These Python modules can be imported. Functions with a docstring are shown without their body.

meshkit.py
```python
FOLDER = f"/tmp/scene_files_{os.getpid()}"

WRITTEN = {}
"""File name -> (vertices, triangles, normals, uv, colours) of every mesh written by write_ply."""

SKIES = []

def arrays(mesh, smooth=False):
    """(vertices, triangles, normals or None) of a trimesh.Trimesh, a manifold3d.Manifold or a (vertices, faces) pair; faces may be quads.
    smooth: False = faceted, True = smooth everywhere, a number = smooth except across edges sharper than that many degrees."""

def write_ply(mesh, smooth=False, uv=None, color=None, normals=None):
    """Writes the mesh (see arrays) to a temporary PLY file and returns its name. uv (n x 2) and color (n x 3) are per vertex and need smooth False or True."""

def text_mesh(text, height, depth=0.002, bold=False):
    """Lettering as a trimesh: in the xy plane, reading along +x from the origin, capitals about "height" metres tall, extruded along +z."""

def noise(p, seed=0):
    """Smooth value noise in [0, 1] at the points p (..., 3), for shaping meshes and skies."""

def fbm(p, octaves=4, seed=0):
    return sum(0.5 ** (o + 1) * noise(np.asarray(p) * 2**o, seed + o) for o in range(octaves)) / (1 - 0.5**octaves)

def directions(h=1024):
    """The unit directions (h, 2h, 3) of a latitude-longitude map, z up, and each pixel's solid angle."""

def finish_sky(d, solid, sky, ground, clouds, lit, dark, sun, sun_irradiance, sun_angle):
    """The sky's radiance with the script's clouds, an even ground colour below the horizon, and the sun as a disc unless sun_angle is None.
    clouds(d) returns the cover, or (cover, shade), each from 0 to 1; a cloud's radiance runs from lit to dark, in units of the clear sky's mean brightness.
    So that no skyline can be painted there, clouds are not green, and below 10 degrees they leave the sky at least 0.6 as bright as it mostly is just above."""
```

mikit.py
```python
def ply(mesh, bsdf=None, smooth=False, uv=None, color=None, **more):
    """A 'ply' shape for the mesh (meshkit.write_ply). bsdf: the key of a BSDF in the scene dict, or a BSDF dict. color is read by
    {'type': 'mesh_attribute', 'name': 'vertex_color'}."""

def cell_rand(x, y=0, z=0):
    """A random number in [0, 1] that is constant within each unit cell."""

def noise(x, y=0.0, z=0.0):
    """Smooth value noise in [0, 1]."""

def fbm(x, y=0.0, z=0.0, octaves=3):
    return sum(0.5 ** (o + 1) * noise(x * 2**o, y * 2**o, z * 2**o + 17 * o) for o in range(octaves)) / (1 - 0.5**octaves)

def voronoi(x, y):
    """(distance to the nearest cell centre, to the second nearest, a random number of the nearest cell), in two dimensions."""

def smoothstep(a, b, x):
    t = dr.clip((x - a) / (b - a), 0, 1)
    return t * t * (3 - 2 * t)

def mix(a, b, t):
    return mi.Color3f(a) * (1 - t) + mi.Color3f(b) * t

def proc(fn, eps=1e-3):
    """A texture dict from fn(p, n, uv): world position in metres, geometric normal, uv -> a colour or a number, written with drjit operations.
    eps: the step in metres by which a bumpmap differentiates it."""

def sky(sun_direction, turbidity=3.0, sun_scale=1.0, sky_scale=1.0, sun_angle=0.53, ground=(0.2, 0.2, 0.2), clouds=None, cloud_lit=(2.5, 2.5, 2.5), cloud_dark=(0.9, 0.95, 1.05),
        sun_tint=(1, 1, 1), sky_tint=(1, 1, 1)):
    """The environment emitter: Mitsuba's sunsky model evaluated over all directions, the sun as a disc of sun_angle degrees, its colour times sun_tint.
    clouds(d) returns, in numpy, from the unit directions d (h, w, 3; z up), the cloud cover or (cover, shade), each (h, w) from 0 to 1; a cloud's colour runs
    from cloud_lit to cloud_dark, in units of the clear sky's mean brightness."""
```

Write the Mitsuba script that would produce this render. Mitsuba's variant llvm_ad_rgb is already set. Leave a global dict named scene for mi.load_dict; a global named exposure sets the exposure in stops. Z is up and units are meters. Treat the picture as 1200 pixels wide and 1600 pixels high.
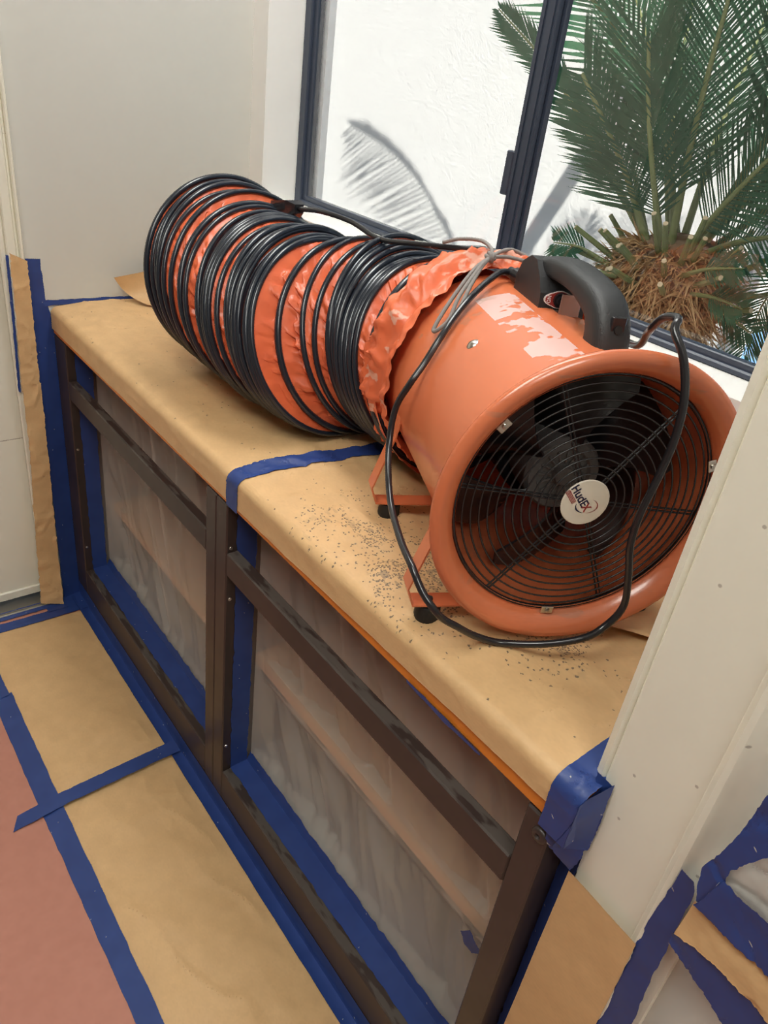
import math, random
import numpy as np
import trimesh
import drjit as dr
import mitsuba as mi
import mikit, meshkit
from mikit import proc, noise, fbm, voronoi, smoothstep, mix

# ------------------------------------------------------------------ camera, sky, sun, added light panels, exposure
T = mi.ScalarTransform4f
scene, labels = {}, {}
CAM = np.array([0.0, 0.0, 1.5])
FWD = np.array([-0.641884, 0.572907, -0.509669])
DOWN = np.array([0.471773, -0.228922, -0.851484])
scene['camera'] = {'type': 'perspective', 'fov': 2 * math.degrees(math.atan(600 / 1188.7)), 'fov_axis': 'x', 'near_clip': 0.05, 'far_clip': 200.0,
                   'to_world': T().look_at(origin=CAM.tolist(), target=(CAM + FWD).tolist(), up=(-DOWN).tolist())}
SUN = np.array([0.73, -0.50, 0.80])
scene['sky'] = mikit.sky(SUN, turbidity=3.0, sun_scale=4.2, sky_scale=1.2, ground=(0.35, 0.33, 0.30), sun_tint=(0.83, 0.97, 1.17))
FILL_ROOM = (7.4, 7.5, 6.9)
FILL_BENCH = (10.2, 10.3, 9.9)
exposure = 0.45
rng = np.random.default_rng(7)
random.seed(7)


# ------------------------------------------------------------------ materials
def rgb(*c):
    return {'type': 'rgb', 'value': list(c)}


def pr(col, rough=0.5, spec=0.5, metal=0.0, **k):
    col = col if isinstance(col, dict) else rgb(*col)
    d = {'type': 'principled', 'base_color': col, 'roughness': rough, 'metallic': metal, **k}
    if metal == 0.0:
        d['specular'] = spec
    return d


def two(b):
    return {'type': 'twosided', 'bsdf': b}


def bump(b, fn, scale, eps=1e-3):
    return {'type': 'bumpmap', 'arbitrary': proc(fn, eps), 'scale': scale, 'bsdf': b}


def kraft_col(p, n, uv):
    g = fbm(p.x * 40, p.y * 40, p.z * 40, 3)
    fib = noise(p.x * 260, p.y * 420, p.z * 420)
    c = mix((0.55, 0.348, 0.172), (0.635, 0.410, 0.205), g)
    return c * (0.97 + 0.06 * fib)


def kraft_dusty_col(p, n, uv):
    c = kraft_col(p, n, uv)
    jx, jy = noise(p.x * 700, p.y * 700, 1.0), noise(p.x * 700, p.y * 700, 9.0)
    d1, d2, r = voronoi(p.x * 230 + 0.5 * jx, p.y * 230 + 0.5 * jy)
    area = smoothstep(0.17, 0.03, dr.sqrt(dr.square((p.x + 0.66) * 0.7) + dr.square(p.y - 0.64)))
    area2 = smoothstep(0.10, 0.02, dr.sqrt(dr.square(p.x + 0.42) + dr.square(p.y - 0.70)))
    clump = smoothstep(0.42, 0.62, fbm(p.x * 22, p.y * 22, 3.0, 3))
    t = smoothstep(0.42, 0.22, d1) * dr.select(r < 0.004 + (0.15 + 0.65 * clump) * dr.maximum(area, area2), 1.0, 0.0)
    smear = smoothstep(0.60, 0.70, fbm(p.x * 70, p.y * 160, 5.0, 3)) * dr.maximum(area, area2) * clump
    t = dr.maximum(t, 0.55 * smear)
    return mix(c, (0.07, 0.06, 0.055), 0.8 * t * smoothstep(0.3, 0.6, dr.abs(n.z)))


def wall_col(p, n, uv):
    return mix((0.535, 0.530, 0.490), (0.56, 0.555, 0.515), fbm(p.x * 3, p.y * 3, p.z * 3, 3))


def trim_col(p, n, uv):
    m = fbm(p.x * 9, p.y * 9, p.z * 9, 3)
    d1, d2, r = voronoi(p.x * 75 + 3, p.z * 75)
    chip = smoothstep(0.17, 0.10, d1) * dr.select(r < 0.012, 0.7, 0.0)
    return mix(mix((0.72, 0.70, 0.60), (0.76, 0.74, 0.635), m), (0.30, 0.27, 0.22), chip)


def stucco_h(p, n, uv):
    return fbm(p.x * 110, p.y * 110, p.z * 110, 2)


def orange_col(p, n, uv):
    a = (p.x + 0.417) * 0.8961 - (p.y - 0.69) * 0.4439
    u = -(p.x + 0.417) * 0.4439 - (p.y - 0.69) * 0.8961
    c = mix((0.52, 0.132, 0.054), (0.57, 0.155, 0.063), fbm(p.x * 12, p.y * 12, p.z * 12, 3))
    residue_glint = smoothstep(0.46, 0.50, fbm(a * 26, u * 30, 4.0, 4))
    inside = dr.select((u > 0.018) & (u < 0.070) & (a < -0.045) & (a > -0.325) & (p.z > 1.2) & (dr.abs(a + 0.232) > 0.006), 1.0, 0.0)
    c = mix(c, (0.62, 0.59, 0.60), 0.5 * residue_glint * inside)  # pale label residue; also paints in part of the window reflection on the tube
    scuff = smoothstep(0.62, 0.70, fbm(a * 50, u * 14, p.z * 90, 3)) * smoothstep(0.55, 0.70, noise(a * 9, u * 9, p.z * 9))
    return mix(c, (0.28, 0.17, 0.12), 0.35 * scuff)


def vinyl_col(p, n, uv):
    return mix((0.52, 0.090, 0.036), (0.70, 0.145, 0.056), fbm(p.x * 25, p.y * 25, p.z * 25, 3))


def collar_col(p, n, uv):
    worn = smoothstep(0.60, 0.68, fbm(p.x * 40, p.y * 40, p.z * 40, 4))
    return mix(mix((0.60, 0.12, 0.05), (0.72, 0.165, 0.065), fbm(p.x * 25, p.y * 25, p.z * 25, 3)), (0.72, 0.52, 0.42), 0.55 * worn)


def frame_col(p, n, uv):
    g = fbm(p.x * 14, p.y * 30, p.z * 14, 3)
    return mix((0.026, 0.019, 0.017), (0.046, 0.030, 0.026), g)


def rail_dusty_col(p, n, uv):
    c = frame_col(p, n, uv)
    d = smoothstep(0.44, 0.56, fbm(p.x * 16, p.y * 60, 2.0, 4)) * smoothstep(0.5, 0.8, n.z)
    return mix(c, (0.10, 0.09, 0.08), 0.6 * d)


def tape_col(p, n, uv):
    c = mix((0.018, 0.040, 0.165), (0.024, 0.054, 0.205), fbm(p.x * 30, p.y * 30, p.z * 30, 3))
    d1, d2, r = voronoi((p.x + p.z) * 150, p.y * 150 + p.z * 90)
    return mix(c, (0.45, 0.44, 0.42), smoothstep(0.22, 0.10, d1) * dr.select(r < 0.010, 0.8, 0.0))


def rosin_col(p, n, uv):
    return mix((0.43, 0.185, 0.135), (0.48, 0.215, 0.160), fbm(p.x * 60, p.y * 60, 1.0, 3))


def fibre_col(p, n, uv):
    return mix((0.34, 0.19, 0.085), (0.72, 0.50, 0.26), fbm(p.x * 18, p.y * 18, p.z * 18, 3))


def leaf_col(p, n, uv):
    return mix((0.040, 0.115, 0.072), (0.064, 0.162, 0.090), fbm(p.x * 20, p.y * 20, p.z * 20, 2))


MATS = {
    'm_kraft': two(pr(proc(kraft_col), 0.55, 0.35)),
    'm_kraft_dusty': two(pr(proc(kraft_dusty_col), 0.5, 0.4)),
    'm_wall': two(pr(proc(wall_col), 0.7, 0.3)),
    'm_trim': two(pr(proc(trim_col), 0.38, 0.5)),
    'm_reveal': two(pr((0.80, 0.79, 0.76), 0.45, 0.4)),
    'm_stucco': bump(two({'type': 'diffuse', 'reflectance': rgb(0.82, 0.84, 0.86)}), stucco_h, 0.0016, 1e-3),
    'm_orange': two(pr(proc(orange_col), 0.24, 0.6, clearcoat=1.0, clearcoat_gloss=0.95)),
    'm_vinyl': two(pr(proc(vinyl_col), 0.33, 0.5)),
    'm_collar': two(pr(proc(collar_col), 0.36, 0.5)),
    'm_hoop': two(pr((0.012, 0.016, 0.024), 0.22, 0.7)),
    'm_black': two(pr((0.013, 0.013, 0.016), 0.22, 0.6)),
    'm_rubber': two(pr((0.012, 0.012, 0.012), 0.6, 0.4)),
    'm_handle': bump(two(pr((0.020, 0.021, 0.023), 0.45, 0.5)), lambda p, n, uv: noise(p.x * 900, p.y * 900, p.z * 900), 0.0005, 3e-4),
    'm_wire': two(pr((0.012, 0.012, 0.014), 0.35, 0.6)),
    'm_motor': two(pr((0.11, 0.11, 0.11), 0.55, 0.4)),
    'm_badge': two(pr((0.74, 0.69, 0.58), 0.45, 0.4)),
    'm_navy': two(pr((0.020, 0.018, 0.045), 0.5, 0.3)),
    'm_red': two(pr((0.26, 0.035, 0.03), 0.5, 0.3)),
    'm_steel': two(pr((0.62, 0.60, 0.55), 0.25, metal=1.0)),
    'm_plate': two(pr((0.50, 0.42, 0.40), 0.30, metal=1.0)),
    'm_white_print': two(pr((0.70, 0.67, 0.66), 0.5, 0.3)),
    'm_rope': two(pr((0.23, 0.21, 0.20), 0.8, 0.2)),
    'm_frame': two(pr(proc(frame_col), 0.36, 0.5)),
    'm_rail': two(pr(proc(rail_dusty_col), 0.40, 0.5)),
    'm_edge': two(pr((0.62, 0.19, 0.020), 0.35, 0.5)),
    'm_tape': two(pr(proc(tape_col), 0.42, 0.45)),
    'm_rosin': two(pr(proc(rosin_col), 0.65, 0.3)),
    'm_shelf': two(pr((0.52, 0.31, 0.175), 0.5, 0.4)),
    'm_inside': two(pr((0.24, 0.21, 0.19), 0.6, 0.3)),
    'm_film': {'type': 'blendbsdf', 'weight': 0.34, 'bsdf_0': {'type': 'null'}, 'bsdf_1': two(pr((0.66, 0.63, 0.58), 0.24, 0.9))},
    'm_window_frame': two(pr((0.032, 0.042, 0.066), 0.35, 0.5)),
    'm_glass': {'type': 'thindielectric', 'int_ior': 1.5},
    'm_floor': two(pr((0.30, 0.28, 0.25), 0.5, 0.4)),
    'm_threshold': two(pr((0.22, 0.20, 0.17), 0.45, metal=0.6)),
    'm_leaf': {'type': 'principledthin', 'base_color': proc(leaf_col), 'roughness': 0.38, 'diff_trans': 0.7, 'spec_trans': 0.0, 'eta': 1.45},
    'm_stem': two(pr((0.20, 0.24, 0.10), 0.5, 0.4)),
    'm_cut': two(pr((0.62, 0.52, 0.34), 0.7, 0.2)),
    'm_fibre': two(pr(proc(fibre_col), 0.8, 0.2)),
    'm_trunk': two(pr((0.16, 0.10, 0.055), 0.9, 0.2)),
    'm_deck': two({'type': 'diffuse', 'reflectance': rgb(0.55, 0.55, 0.53)}),
    'm_pool': two(pr((0.10, 0.33, 0.74), 0.25, 0.5)),
    'm_fill_panel': two(pr((0.8, 0.8, 0.8), 0.5, 0.3)),
}
scene.update(MATS)


# ------------------------------------------------------------------ helpers
def add(key, mesh, mat, smooth=False, label=None, cat=None, group=None, kind=None, **more):
    base, n = key, 0
    while key in scene:
        n += 1
        key = f'{base}_{n:03d}'
    if isinstance(mesh, (list,)):
        mesh = cat_(mesh)
    scene[key] = mikit.ply(mesh, mat, smooth=smooth, **more)
    tag(key, label, cat, group, kind)
    return key


def tag(key, label=None, cat=None, group=None, kind=None):
    d = {k: v for k, v in (('label', label), ('category', cat), ('group', group), ('kind', kind)) if v}
    if d:
        labels[key] = d


def tm(v, f):
    f = np.asarray(f, int)
    if f.shape[1] == 4:
        f = np.vstack([f[:, [0, 1, 2]], f[:, [0, 2, 3]]])
    return trimesh.Trimesh(np.asarray(v, float), f, process=False)


def cat_(ms):
    vs, fs, k = [], [], 0
    for m in ms:
        vs.append(np.asarray(m.vertices)); fs.append(np.asarray(m.faces) + k); k += len(m.vertices)
    return tm(np.vstack(vs), np.vstack(fs))


def box(x0, x1, y0, y1, z0, z1, c=0.0):
    lo, hi = np.minimum([x0, y0, z0], [x1, y1, z1]), np.maximum([x0, y0, z0], [x1, y1, z1])
    if c <= 0:
        return trimesh.creation.box(bounds=[lo, hi])
    c = min(c, (hi - lo).min() / 2.01)
    pts = []
    for sx in (0, 1):
        for sy in (0, 1):
            for sz in (0, 1):
                p = np.where([sx, sy, sz], hi, lo); s = np.where([sx, sy, sz], -1, 1)
                for k in range(3):
                    q = p.copy() + s * c; q[k] = p[k]; pts.append(q)
    return trimesh.convex.convex_hull(np.array(pts))


def catmull(P, step):
    P = np.asarray(P, float)
    Q = np.vstack([2 * P[0] - P[1], P, 2 * P[-1] - P[-2]])
    out = []
    for i in range(len(P) - 1):
        a, b, c, d = Q[i:i + 4]
        n = max(2, int(np.ceil(np.linalg.norm(c - b) / step)))
        t = np.linspace(0, 1, n, endpoint=False)[:, None]
        out.append(0.5 * (2 * b + (c - a) * t + (2 * a - 5 * b + 4 * c - d) * t ** 2 + (-a + 3 * b - 3 * c + d) * t ** 3))
    out.append(P[-1:])
    return np.vstack(out)


def tube(P, r, sides=10, closed=False, caps=True):
    P = np.asarray(P, float); n = len(P)
    r = np.broadcast_to(r, (n,))
    t = (np.roll(P, -1, 0) - np.roll(P, 1, 0)) if closed else np.gradient(P, axis=0)
    t /= np.linalg.norm(t, axis=1, keepdims=True) + 1e-12
    a = np.zeros_like(P)
    x = np.cross(t[0], [0.31, 0.2, 0.93]); x /= np.linalg.norm(x)
    for i in range(n):
        x = x - t[i] * (x @ t[i]); x /= np.linalg.norm(x); a[i] = x
    if closed:
        x = a[-1] - t[0] * (a[-1] @ t[0]); x /= np.linalg.norm(x)
        ang = math.atan2(np.dot(np.cross(x, a[0]), t[0]), x @ a[0])
        for i in range(n):
            th = ang * i / n; a[i] = a[i] * math.cos(th) + np.cross(t[i], a[i]) * math.sin(th)
    b = np.cross(t, a)
    th = np.arange(sides) * 2 * np.pi / sides
    V = P[:, None] + r[:, None, None] * (np.cos(th)[None, :, None] * a[:, None] + np.sin(th)[None, :, None] * b[:, None])
    V = V.reshape(-1, 3)
    m = n if closed else n - 1
    i, j = np.meshgrid(np.arange(m), np.arange(sides), indexing='ij')
    i2, j2 = (i + 1) % n, (j + 1) % sides
    F = np.stack([i * sides + j, i * sides + j2, i2 * sides + j2, i2 * sides + j], -1).reshape(-1, 4)
    F = np.vstack([F[:, [0, 1, 2]], F[:, [0, 2, 3]]])
    if caps and not closed:
        k = len(V)
        V = np.vstack([V, P[:1], P[-1:]])
        jj = np.arange(sides); j2 = (jj + 1) % sides
        F = np.vstack([F, np.stack([j2, jj, 0 * jj + k], 1), np.stack([(n - 1) * sides + jj, (n - 1) * sides + j2, 0 * jj + k + 1], 1)])
    return tm(V, F)


def grid_faces(n, m, wrap=False):
    mm = m if wrap else m - 1
    i, j = np.meshgrid(np.arange(n - 1), np.arange(mm), indexing='ij')
    j2 = (j + 1) % m
    return np.stack([i * m + j, i * m + j2, (i + 1) * m + j2, (i + 1) * m + j], -1).reshape(-1, 4)


def solid_sheet(P, th=0.0004):
    """A thin solid from a grid of points (n, m, 3); its upper side is the side of the grid's normals du x dv."""
    n, m = P.shape[:2]
    du, dv = np.gradient(P, axis=0), np.gradient(P, axis=1)
    N = np.cross(du, dv); N /= np.linalg.norm(N, axis=2, keepdims=True) + 1e-12
    V = np.vstack([P.reshape(-1, 3), (P - th * N).reshape(-1, 3)])
    F = grid_faces(n, m)[:, ::-1]
    k = n * m
    rim = np.concatenate([np.arange(m), np.arange(1, n) * m + m - 1, (n - 1) * m + np.arange(m - 2, -1, -1), np.arange(n - 2, 0, -1) * m])
    r2 = np.roll(rim, -1)
    side = np.stack([rim, r2, r2 + k, rim + k], 1)[:, ::-1]
    return tm(V, np.vstack([F, F[:, ::-1] + k, side]))


def resample(A, n):
    A = np.asarray(A, float)
    s = np.r_[0, np.cumsum(np.linalg.norm(np.diff(A, axis=0), axis=1))]
    t = np.linspace(0, s[-1], n)
    return np.stack([np.interp(t, s, A[:, k]) for k in range(3)], 1)


def ruled(A, B, n, m, amp=0.0, freq=20.0, seed=0, jit=0.0, crease=0.0, th=0.0004, over=None):
    """Sheet between the polylines A and B, n points along, m across, pushed outwards by noise (amp) and sharp creases; edges jittered (torn)."""
    A, B = resample(A, n), resample(B, n)
    if jit:
        r = np.random.default_rng(seed + 99)
        ja, jb = r.normal(0, jit, n), r.normal(0, jit, n)
        d = (B - A) / (np.linalg.norm(B - A, axis=1, keepdims=True) + 1e-9)
        A, B = A + d * ja[:, None], B + d * jb[:, None]
    t = np.linspace(0, 1, m)[None, :, None]
    P = A[:, None] * (1 - t) + B[:, None] * t
    if amp or crease:
        du, dv = np.gradient(P, axis=0), np.gradient(P, axis=1)
        N = np.cross(du, dv); N /= np.linalg.norm(N, axis=2, keepdims=True) + 1e-12
        P = P + N * wrinkle(P, amp, freq, seed, crease)[..., None]
    if over is not None:
        P = lay_over(P, over)
    return solid_sheet(P, th)


def lay_over(P, sheets, gap=0.0013):
    """Lifts the points of a tape so that they stay at least gap above the sheets (n, m, 3) it lies on."""
    from scipy.spatial import cKDTree
    pts, nrm = [], []
    for Q in sheets:
        n_ = np.cross(np.gradient(Q, axis=0), np.gradient(Q, axis=1)); n_ /= np.linalg.norm(n_, axis=2, keepdims=True) + 1e-12
        pts.append(Q.reshape(-1, 3)); nrm.append(n_.reshape(-1, 3))
    pts, nrm = np.vstack(pts), np.vstack(nrm)
    tree = cKDTree(pts)
    F = P.reshape(-1, 3).copy()
    for _ in range(2):
        d, i = tree.query(F, k=6)
        for k in range(6):
            h = ((F - pts[i[:, k]]) * nrm[i[:, k]]).sum(1)
            F += nrm[i[:, k]] * np.where(d[:, k] < 0.02, np.maximum(gap - h, 0), 0)[:, None]
    return F.reshape(P.shape)


def wrinkle(P, amp, freq, seed=0, crease=0.0):
    h = amp * meshkit.fbm(P * freq, 3, seed)
    if crease:
        q = meshkit.fbm(P * freq * 0.6 + 3.1, 3, seed + 5)
        h = h + crease * np.maximum(0, 1 - np.abs(q - 0.5) * 14)
    return h


def lathe(prof, n=96, frame=None):
    """prof: list of (a, r) along the axis; frame: (origin, axis, u, w)."""
    prof = np.asarray(prof, float)
    o, ax, u, w = frame
    th = np.arange(n) * 2 * np.pi / n
    V = o + prof[:, 0, None, None] * ax + prof[:, 1, None, None] * (np.cos(th)[None, :, None] * u + np.sin(th)[None, :, None] * w)
    return tm(V.reshape(-1, 3), grid_faces(len(prof), n, True))


def tape(A, B, n=30, m=5, seed=0, amp=0.0006, jit=0.0005, crease=0.0004, th=0.0003, freq=30, over=None):
    return ruled(A, B, n, m, amp, freq, seed, jit, crease, th, over)


# ------------------------------------------------------------------ the setting
XL = -1.935      # face of the left wall
YB = 1.080       # face of the window wall
ZT = 0.875       # top of the worktop
YF = 0.542       # front of the cabinet frame
S = 'structure'
add('floor', box(-2.4, 3.0, -3.2, 1.10, -0.12, -0.002), 'm_floor', kind=S)
add('ceiling', box(-2.4, 3.0, -3.2, 1.22, 2.50, 2.56), 'm_wall', kind=S)
add('wall_left', [box(XL - 0.15, XL, 0.455, 1.22, 0, 2.5), box(XL - 0.15, XL, -3.2, -0.45, 0, 2.5), box(XL - 0.15, XL, -0.45, 0.455, 2.08, 2.5)], 'm_wall', kind=S)
WX0, WX1, WZ0, WZ1 = -1.866, -0.20, 1.136, 2.25
add('wall_back', [box(XL, WX0, YB, 1.22, 0, 2.5), box(WX1, 0.3, YB, 1.22, 0, 2.5), box(WX0, WX1, YB, 1.22, 0, WZ0), box(WX0, WX1, YB, 1.22, WZ1, 2.5)], 'm_reveal', kind=S)
add('wall_right', [box(-0.235, -0.12, 0.60, YB, 0, 2.5)], 'm_wall', kind=S)
add('wall_front', [box(-0.12, 3.0, 0.60, 0.70, 0, 2.5)], 'm_wall', kind=S)
add('wall_east', [box(3.0, 3.1, -3.2, 0.7, 0, 2.5)], 'm_wall', kind=S)
add('wall_south', [box(-2.4, 3.0, -3.3, -3.2, 0, 2.5)], 'm_wall', kind=S)
add('roof', [box(-2.6, 3.3, -3.5, 1.30, 2.57, 2.70)], 'm_stucco', kind=S)

# left door and its casing
add('door_1', [box(-1.995, -1.955, -0.44, 0.447, 0.032, 2.07, 0.003)], 'm_trim', kind=S)
k = add('door_1__bottom_strip', box(-1.957, -1.949, -0.44, 0.445, 0.026, 0.052, 0.002), 'm_trim')
add('floor__threshold', box(-2.08, -1.905, -0.45, 0.452, -0.002, 0.010, 0.003), 'm_threshold')
cas = []
for y0, y1, t in ((0.440, 0.4535, 0.012), (0.4535, 0.474, 0.018), (0.474, 0.482, 0.012), (0.482, 0.490, 0.019)):
    cas.append(box(XL - 0.001, XL + t, y0, y1, 0, 2.12, 0.0025))
add('trim_1', cas, 'm_trim', kind=S)

# right casing board in front of the bench
prof = [(-0.258, 0.600), (-0.258, 0.590), (-0.254, 0.581), (-0.246, 0.5765), (-0.2425, 0.5820), (-0.2395, 0.578), (-0.150, 0.578), (-0.1485, 0.574), (-0.143, 0.570), (-0.137, 0.571), (-0.133, 0.576), (-0.126, 0.580), (-0.119, 0.581), (-0.105, 0.586), (-0.105, 0.600)]
from shapely.geometry import Polygon
m = trimesh.creation.extrude_polygon(Polygon(prof), 1.767, engine='earcut'); m.apply_translation([0, 0, 0.733])
m = cat_([m, trimesh.creation.extrude_polygon(Polygon([(-0.231, 0.600), (-0.231, 0.578)] + prof[6:]), 0.7335, engine='earcut')])
add('trim_2', m, 'm_trim', smooth=25, kind=S)

# window: frame, sash stile, latch, panes
fr = [box(WX0, WX0 + 0.030, 1.180, 1.214, WZ0, WZ1, 0.003), box(WX0 + 0.028, WX0 + 0.046, 1.188, 1.208, WZ0 + 0.010, WZ1, 0.002), box(WX0 + 0.02, WX1, 1.180, 1.214, WZ0, WZ0 + 0.012, 0.003), box(WX0 + 0.02, WX1, 1.188, 1.208, WZ0 + 0.010, WZ0 + 0.023, 0.002),
      box(WX0, WX1, 1.180, 1.214, WZ1 - 0.03, WZ1, 0.003), box(WX1 - 0.05, WX1, 1.180, 1.214, WZ0, WZ1, 0.003)]
add('window_1', fr, 'm_window_frame', kind=S)
add('window_1__meeting_stile', [box(-1.107, -1.067, 1.184, 1.198, WZ0 + 0.020, WZ1 - 0.03, 0.002), box(-1.099, -1.094, 1.181, 1.185, WZ0 + 0.03, WZ1 - 0.03), box(-1.078, -1.073, 1.181, 1.185, WZ0 + 0.03, WZ1 - 0.03),
                                box(-1.098, -1.060, 1.199, 1.212, WZ0 + 0.020, WZ1 - 0.03, 0.002)], 'm_window_frame')
add('window_1__latch', box(-1.123, -1.104, 1.182, 1.194, 1.298, 1.377, 0.002), 'm_window_frame')
add('window_1__pane', tm([[WX0 + 0.04, 1.192, WZ0 + 0.02], [-1.09, 1.192, WZ0 + 0.02], [-1.09, 1.192, WZ1 - 0.02], [WX0 + 0.04, 1.192, WZ1 - 0.02]], [[0, 1, 2, 3]]), 'm_glass')
add('window_1__pane', tm([[-1.085, 1.206, WZ0 + 0.02], [WX1 - 0.04, 1.206, WZ0 + 0.02], [WX1 - 0.04, 1.206, WZ1 - 0.02], [-1.085, 1.206, WZ1 - 0.02]], [[0, 1, 2, 3]]), 'm_glass')

# outside
add('wall_outside', [box(WX0 - 0.55, WX0 + 0.052, 1.216, 1.236, -0.3, 2.6), box(WX0 + 0.052, 0.4, 1.221, 1.236, -0.3, WZ0 - 0.002)], 'm_stucco', kind=S)
add('garden_wall', [box(-9.0, -1.405, 2.90, 3.06, -0.3, 6.0)], 'm_stucco', kind=S)
add('ground_outside', [box(-9.0, 4.0, 1.24, 5.55, -0.32, -0.28), box(-9.0, -3.05, 5.55, 12, -0.32, -0.10), box(-0.2, 6.0, 5.55, 12, -0.32, -0.10), box(-9.0, 6.0, 9.5, 14, -0.32, -0.1)], 'm_deck', kind=S)
add('pool_water', box(-3.05, -0.2, 5.55, 9.5, -0.32, -0.16), 'm_pool', label='light blue pool water seen past the end of the white garden wall', cat='pool', kind='stuff')
add('far_wall', box(-12.0, 8.0, 14.0, 14.2, -0.3, 4.5), 'm_stucco', kind=S)

# added unseen panels: two brighten the room, the bench one imitates window light
for i, (x, y, w, h, rad_, lab) in enumerate(((-0.50, -0.30, 0.40, 0.40, FILL_ROOM, 'square added light panel, unseen, nearest to the middle of the room'), (0.95, -0.10, 0.40, 0.40, FILL_ROOM, 'square added light panel, unseen, farther from the window bench'),
                                            (-1.14, 0.84, 0.55, 0.15, FILL_BENCH, 'narrow added light panel over the window bench, imitating window light'))):
    k = 'added_light_panel' if i == 0 else f'added_light_panel_{i:03d}'
    add(k + '__frame', [box(x - w - .02, x + w + .02, y - h - .02, y - h, 2.46, 2.50), box(x - w - .02, x + w + .02, y + h, y + h + .02, 2.46, 2.50), box(x - w - .02, x - w, y - h, y + h, 2.46, 2.50), box(x + w, x + w + .02, y - h, y + h, 2.46, 2.50)], 'm_fill_panel')
    scene[k + '__diffuser'] = mikit.ply(tm([[x - w, y - h, 2.475], [x - w, y + h, 2.475], [x + w, y + h, 2.475], [x + w, y - h, 2.475]], [[0, 1, 2, 3]]), 'm_fill_panel')
    scene[k + '__diffuser']['emitter'] = {'type': 'area', 'radiance': rgb(*rad_)}
    tag(k, lab, 'ceiling light')

# ------------------------------------------------------------------ bench: frame, worktop, shelves, film
C = 'window_bench'
PZ1 = 0.806


def post(key, x0, x1, y0=YF, y1=0.604, z0=0.0, z1=PZ1):
    return add(key, box(x0, x1, y0, y1, z0, z1, 0.0025), 'm_frame')


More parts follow.
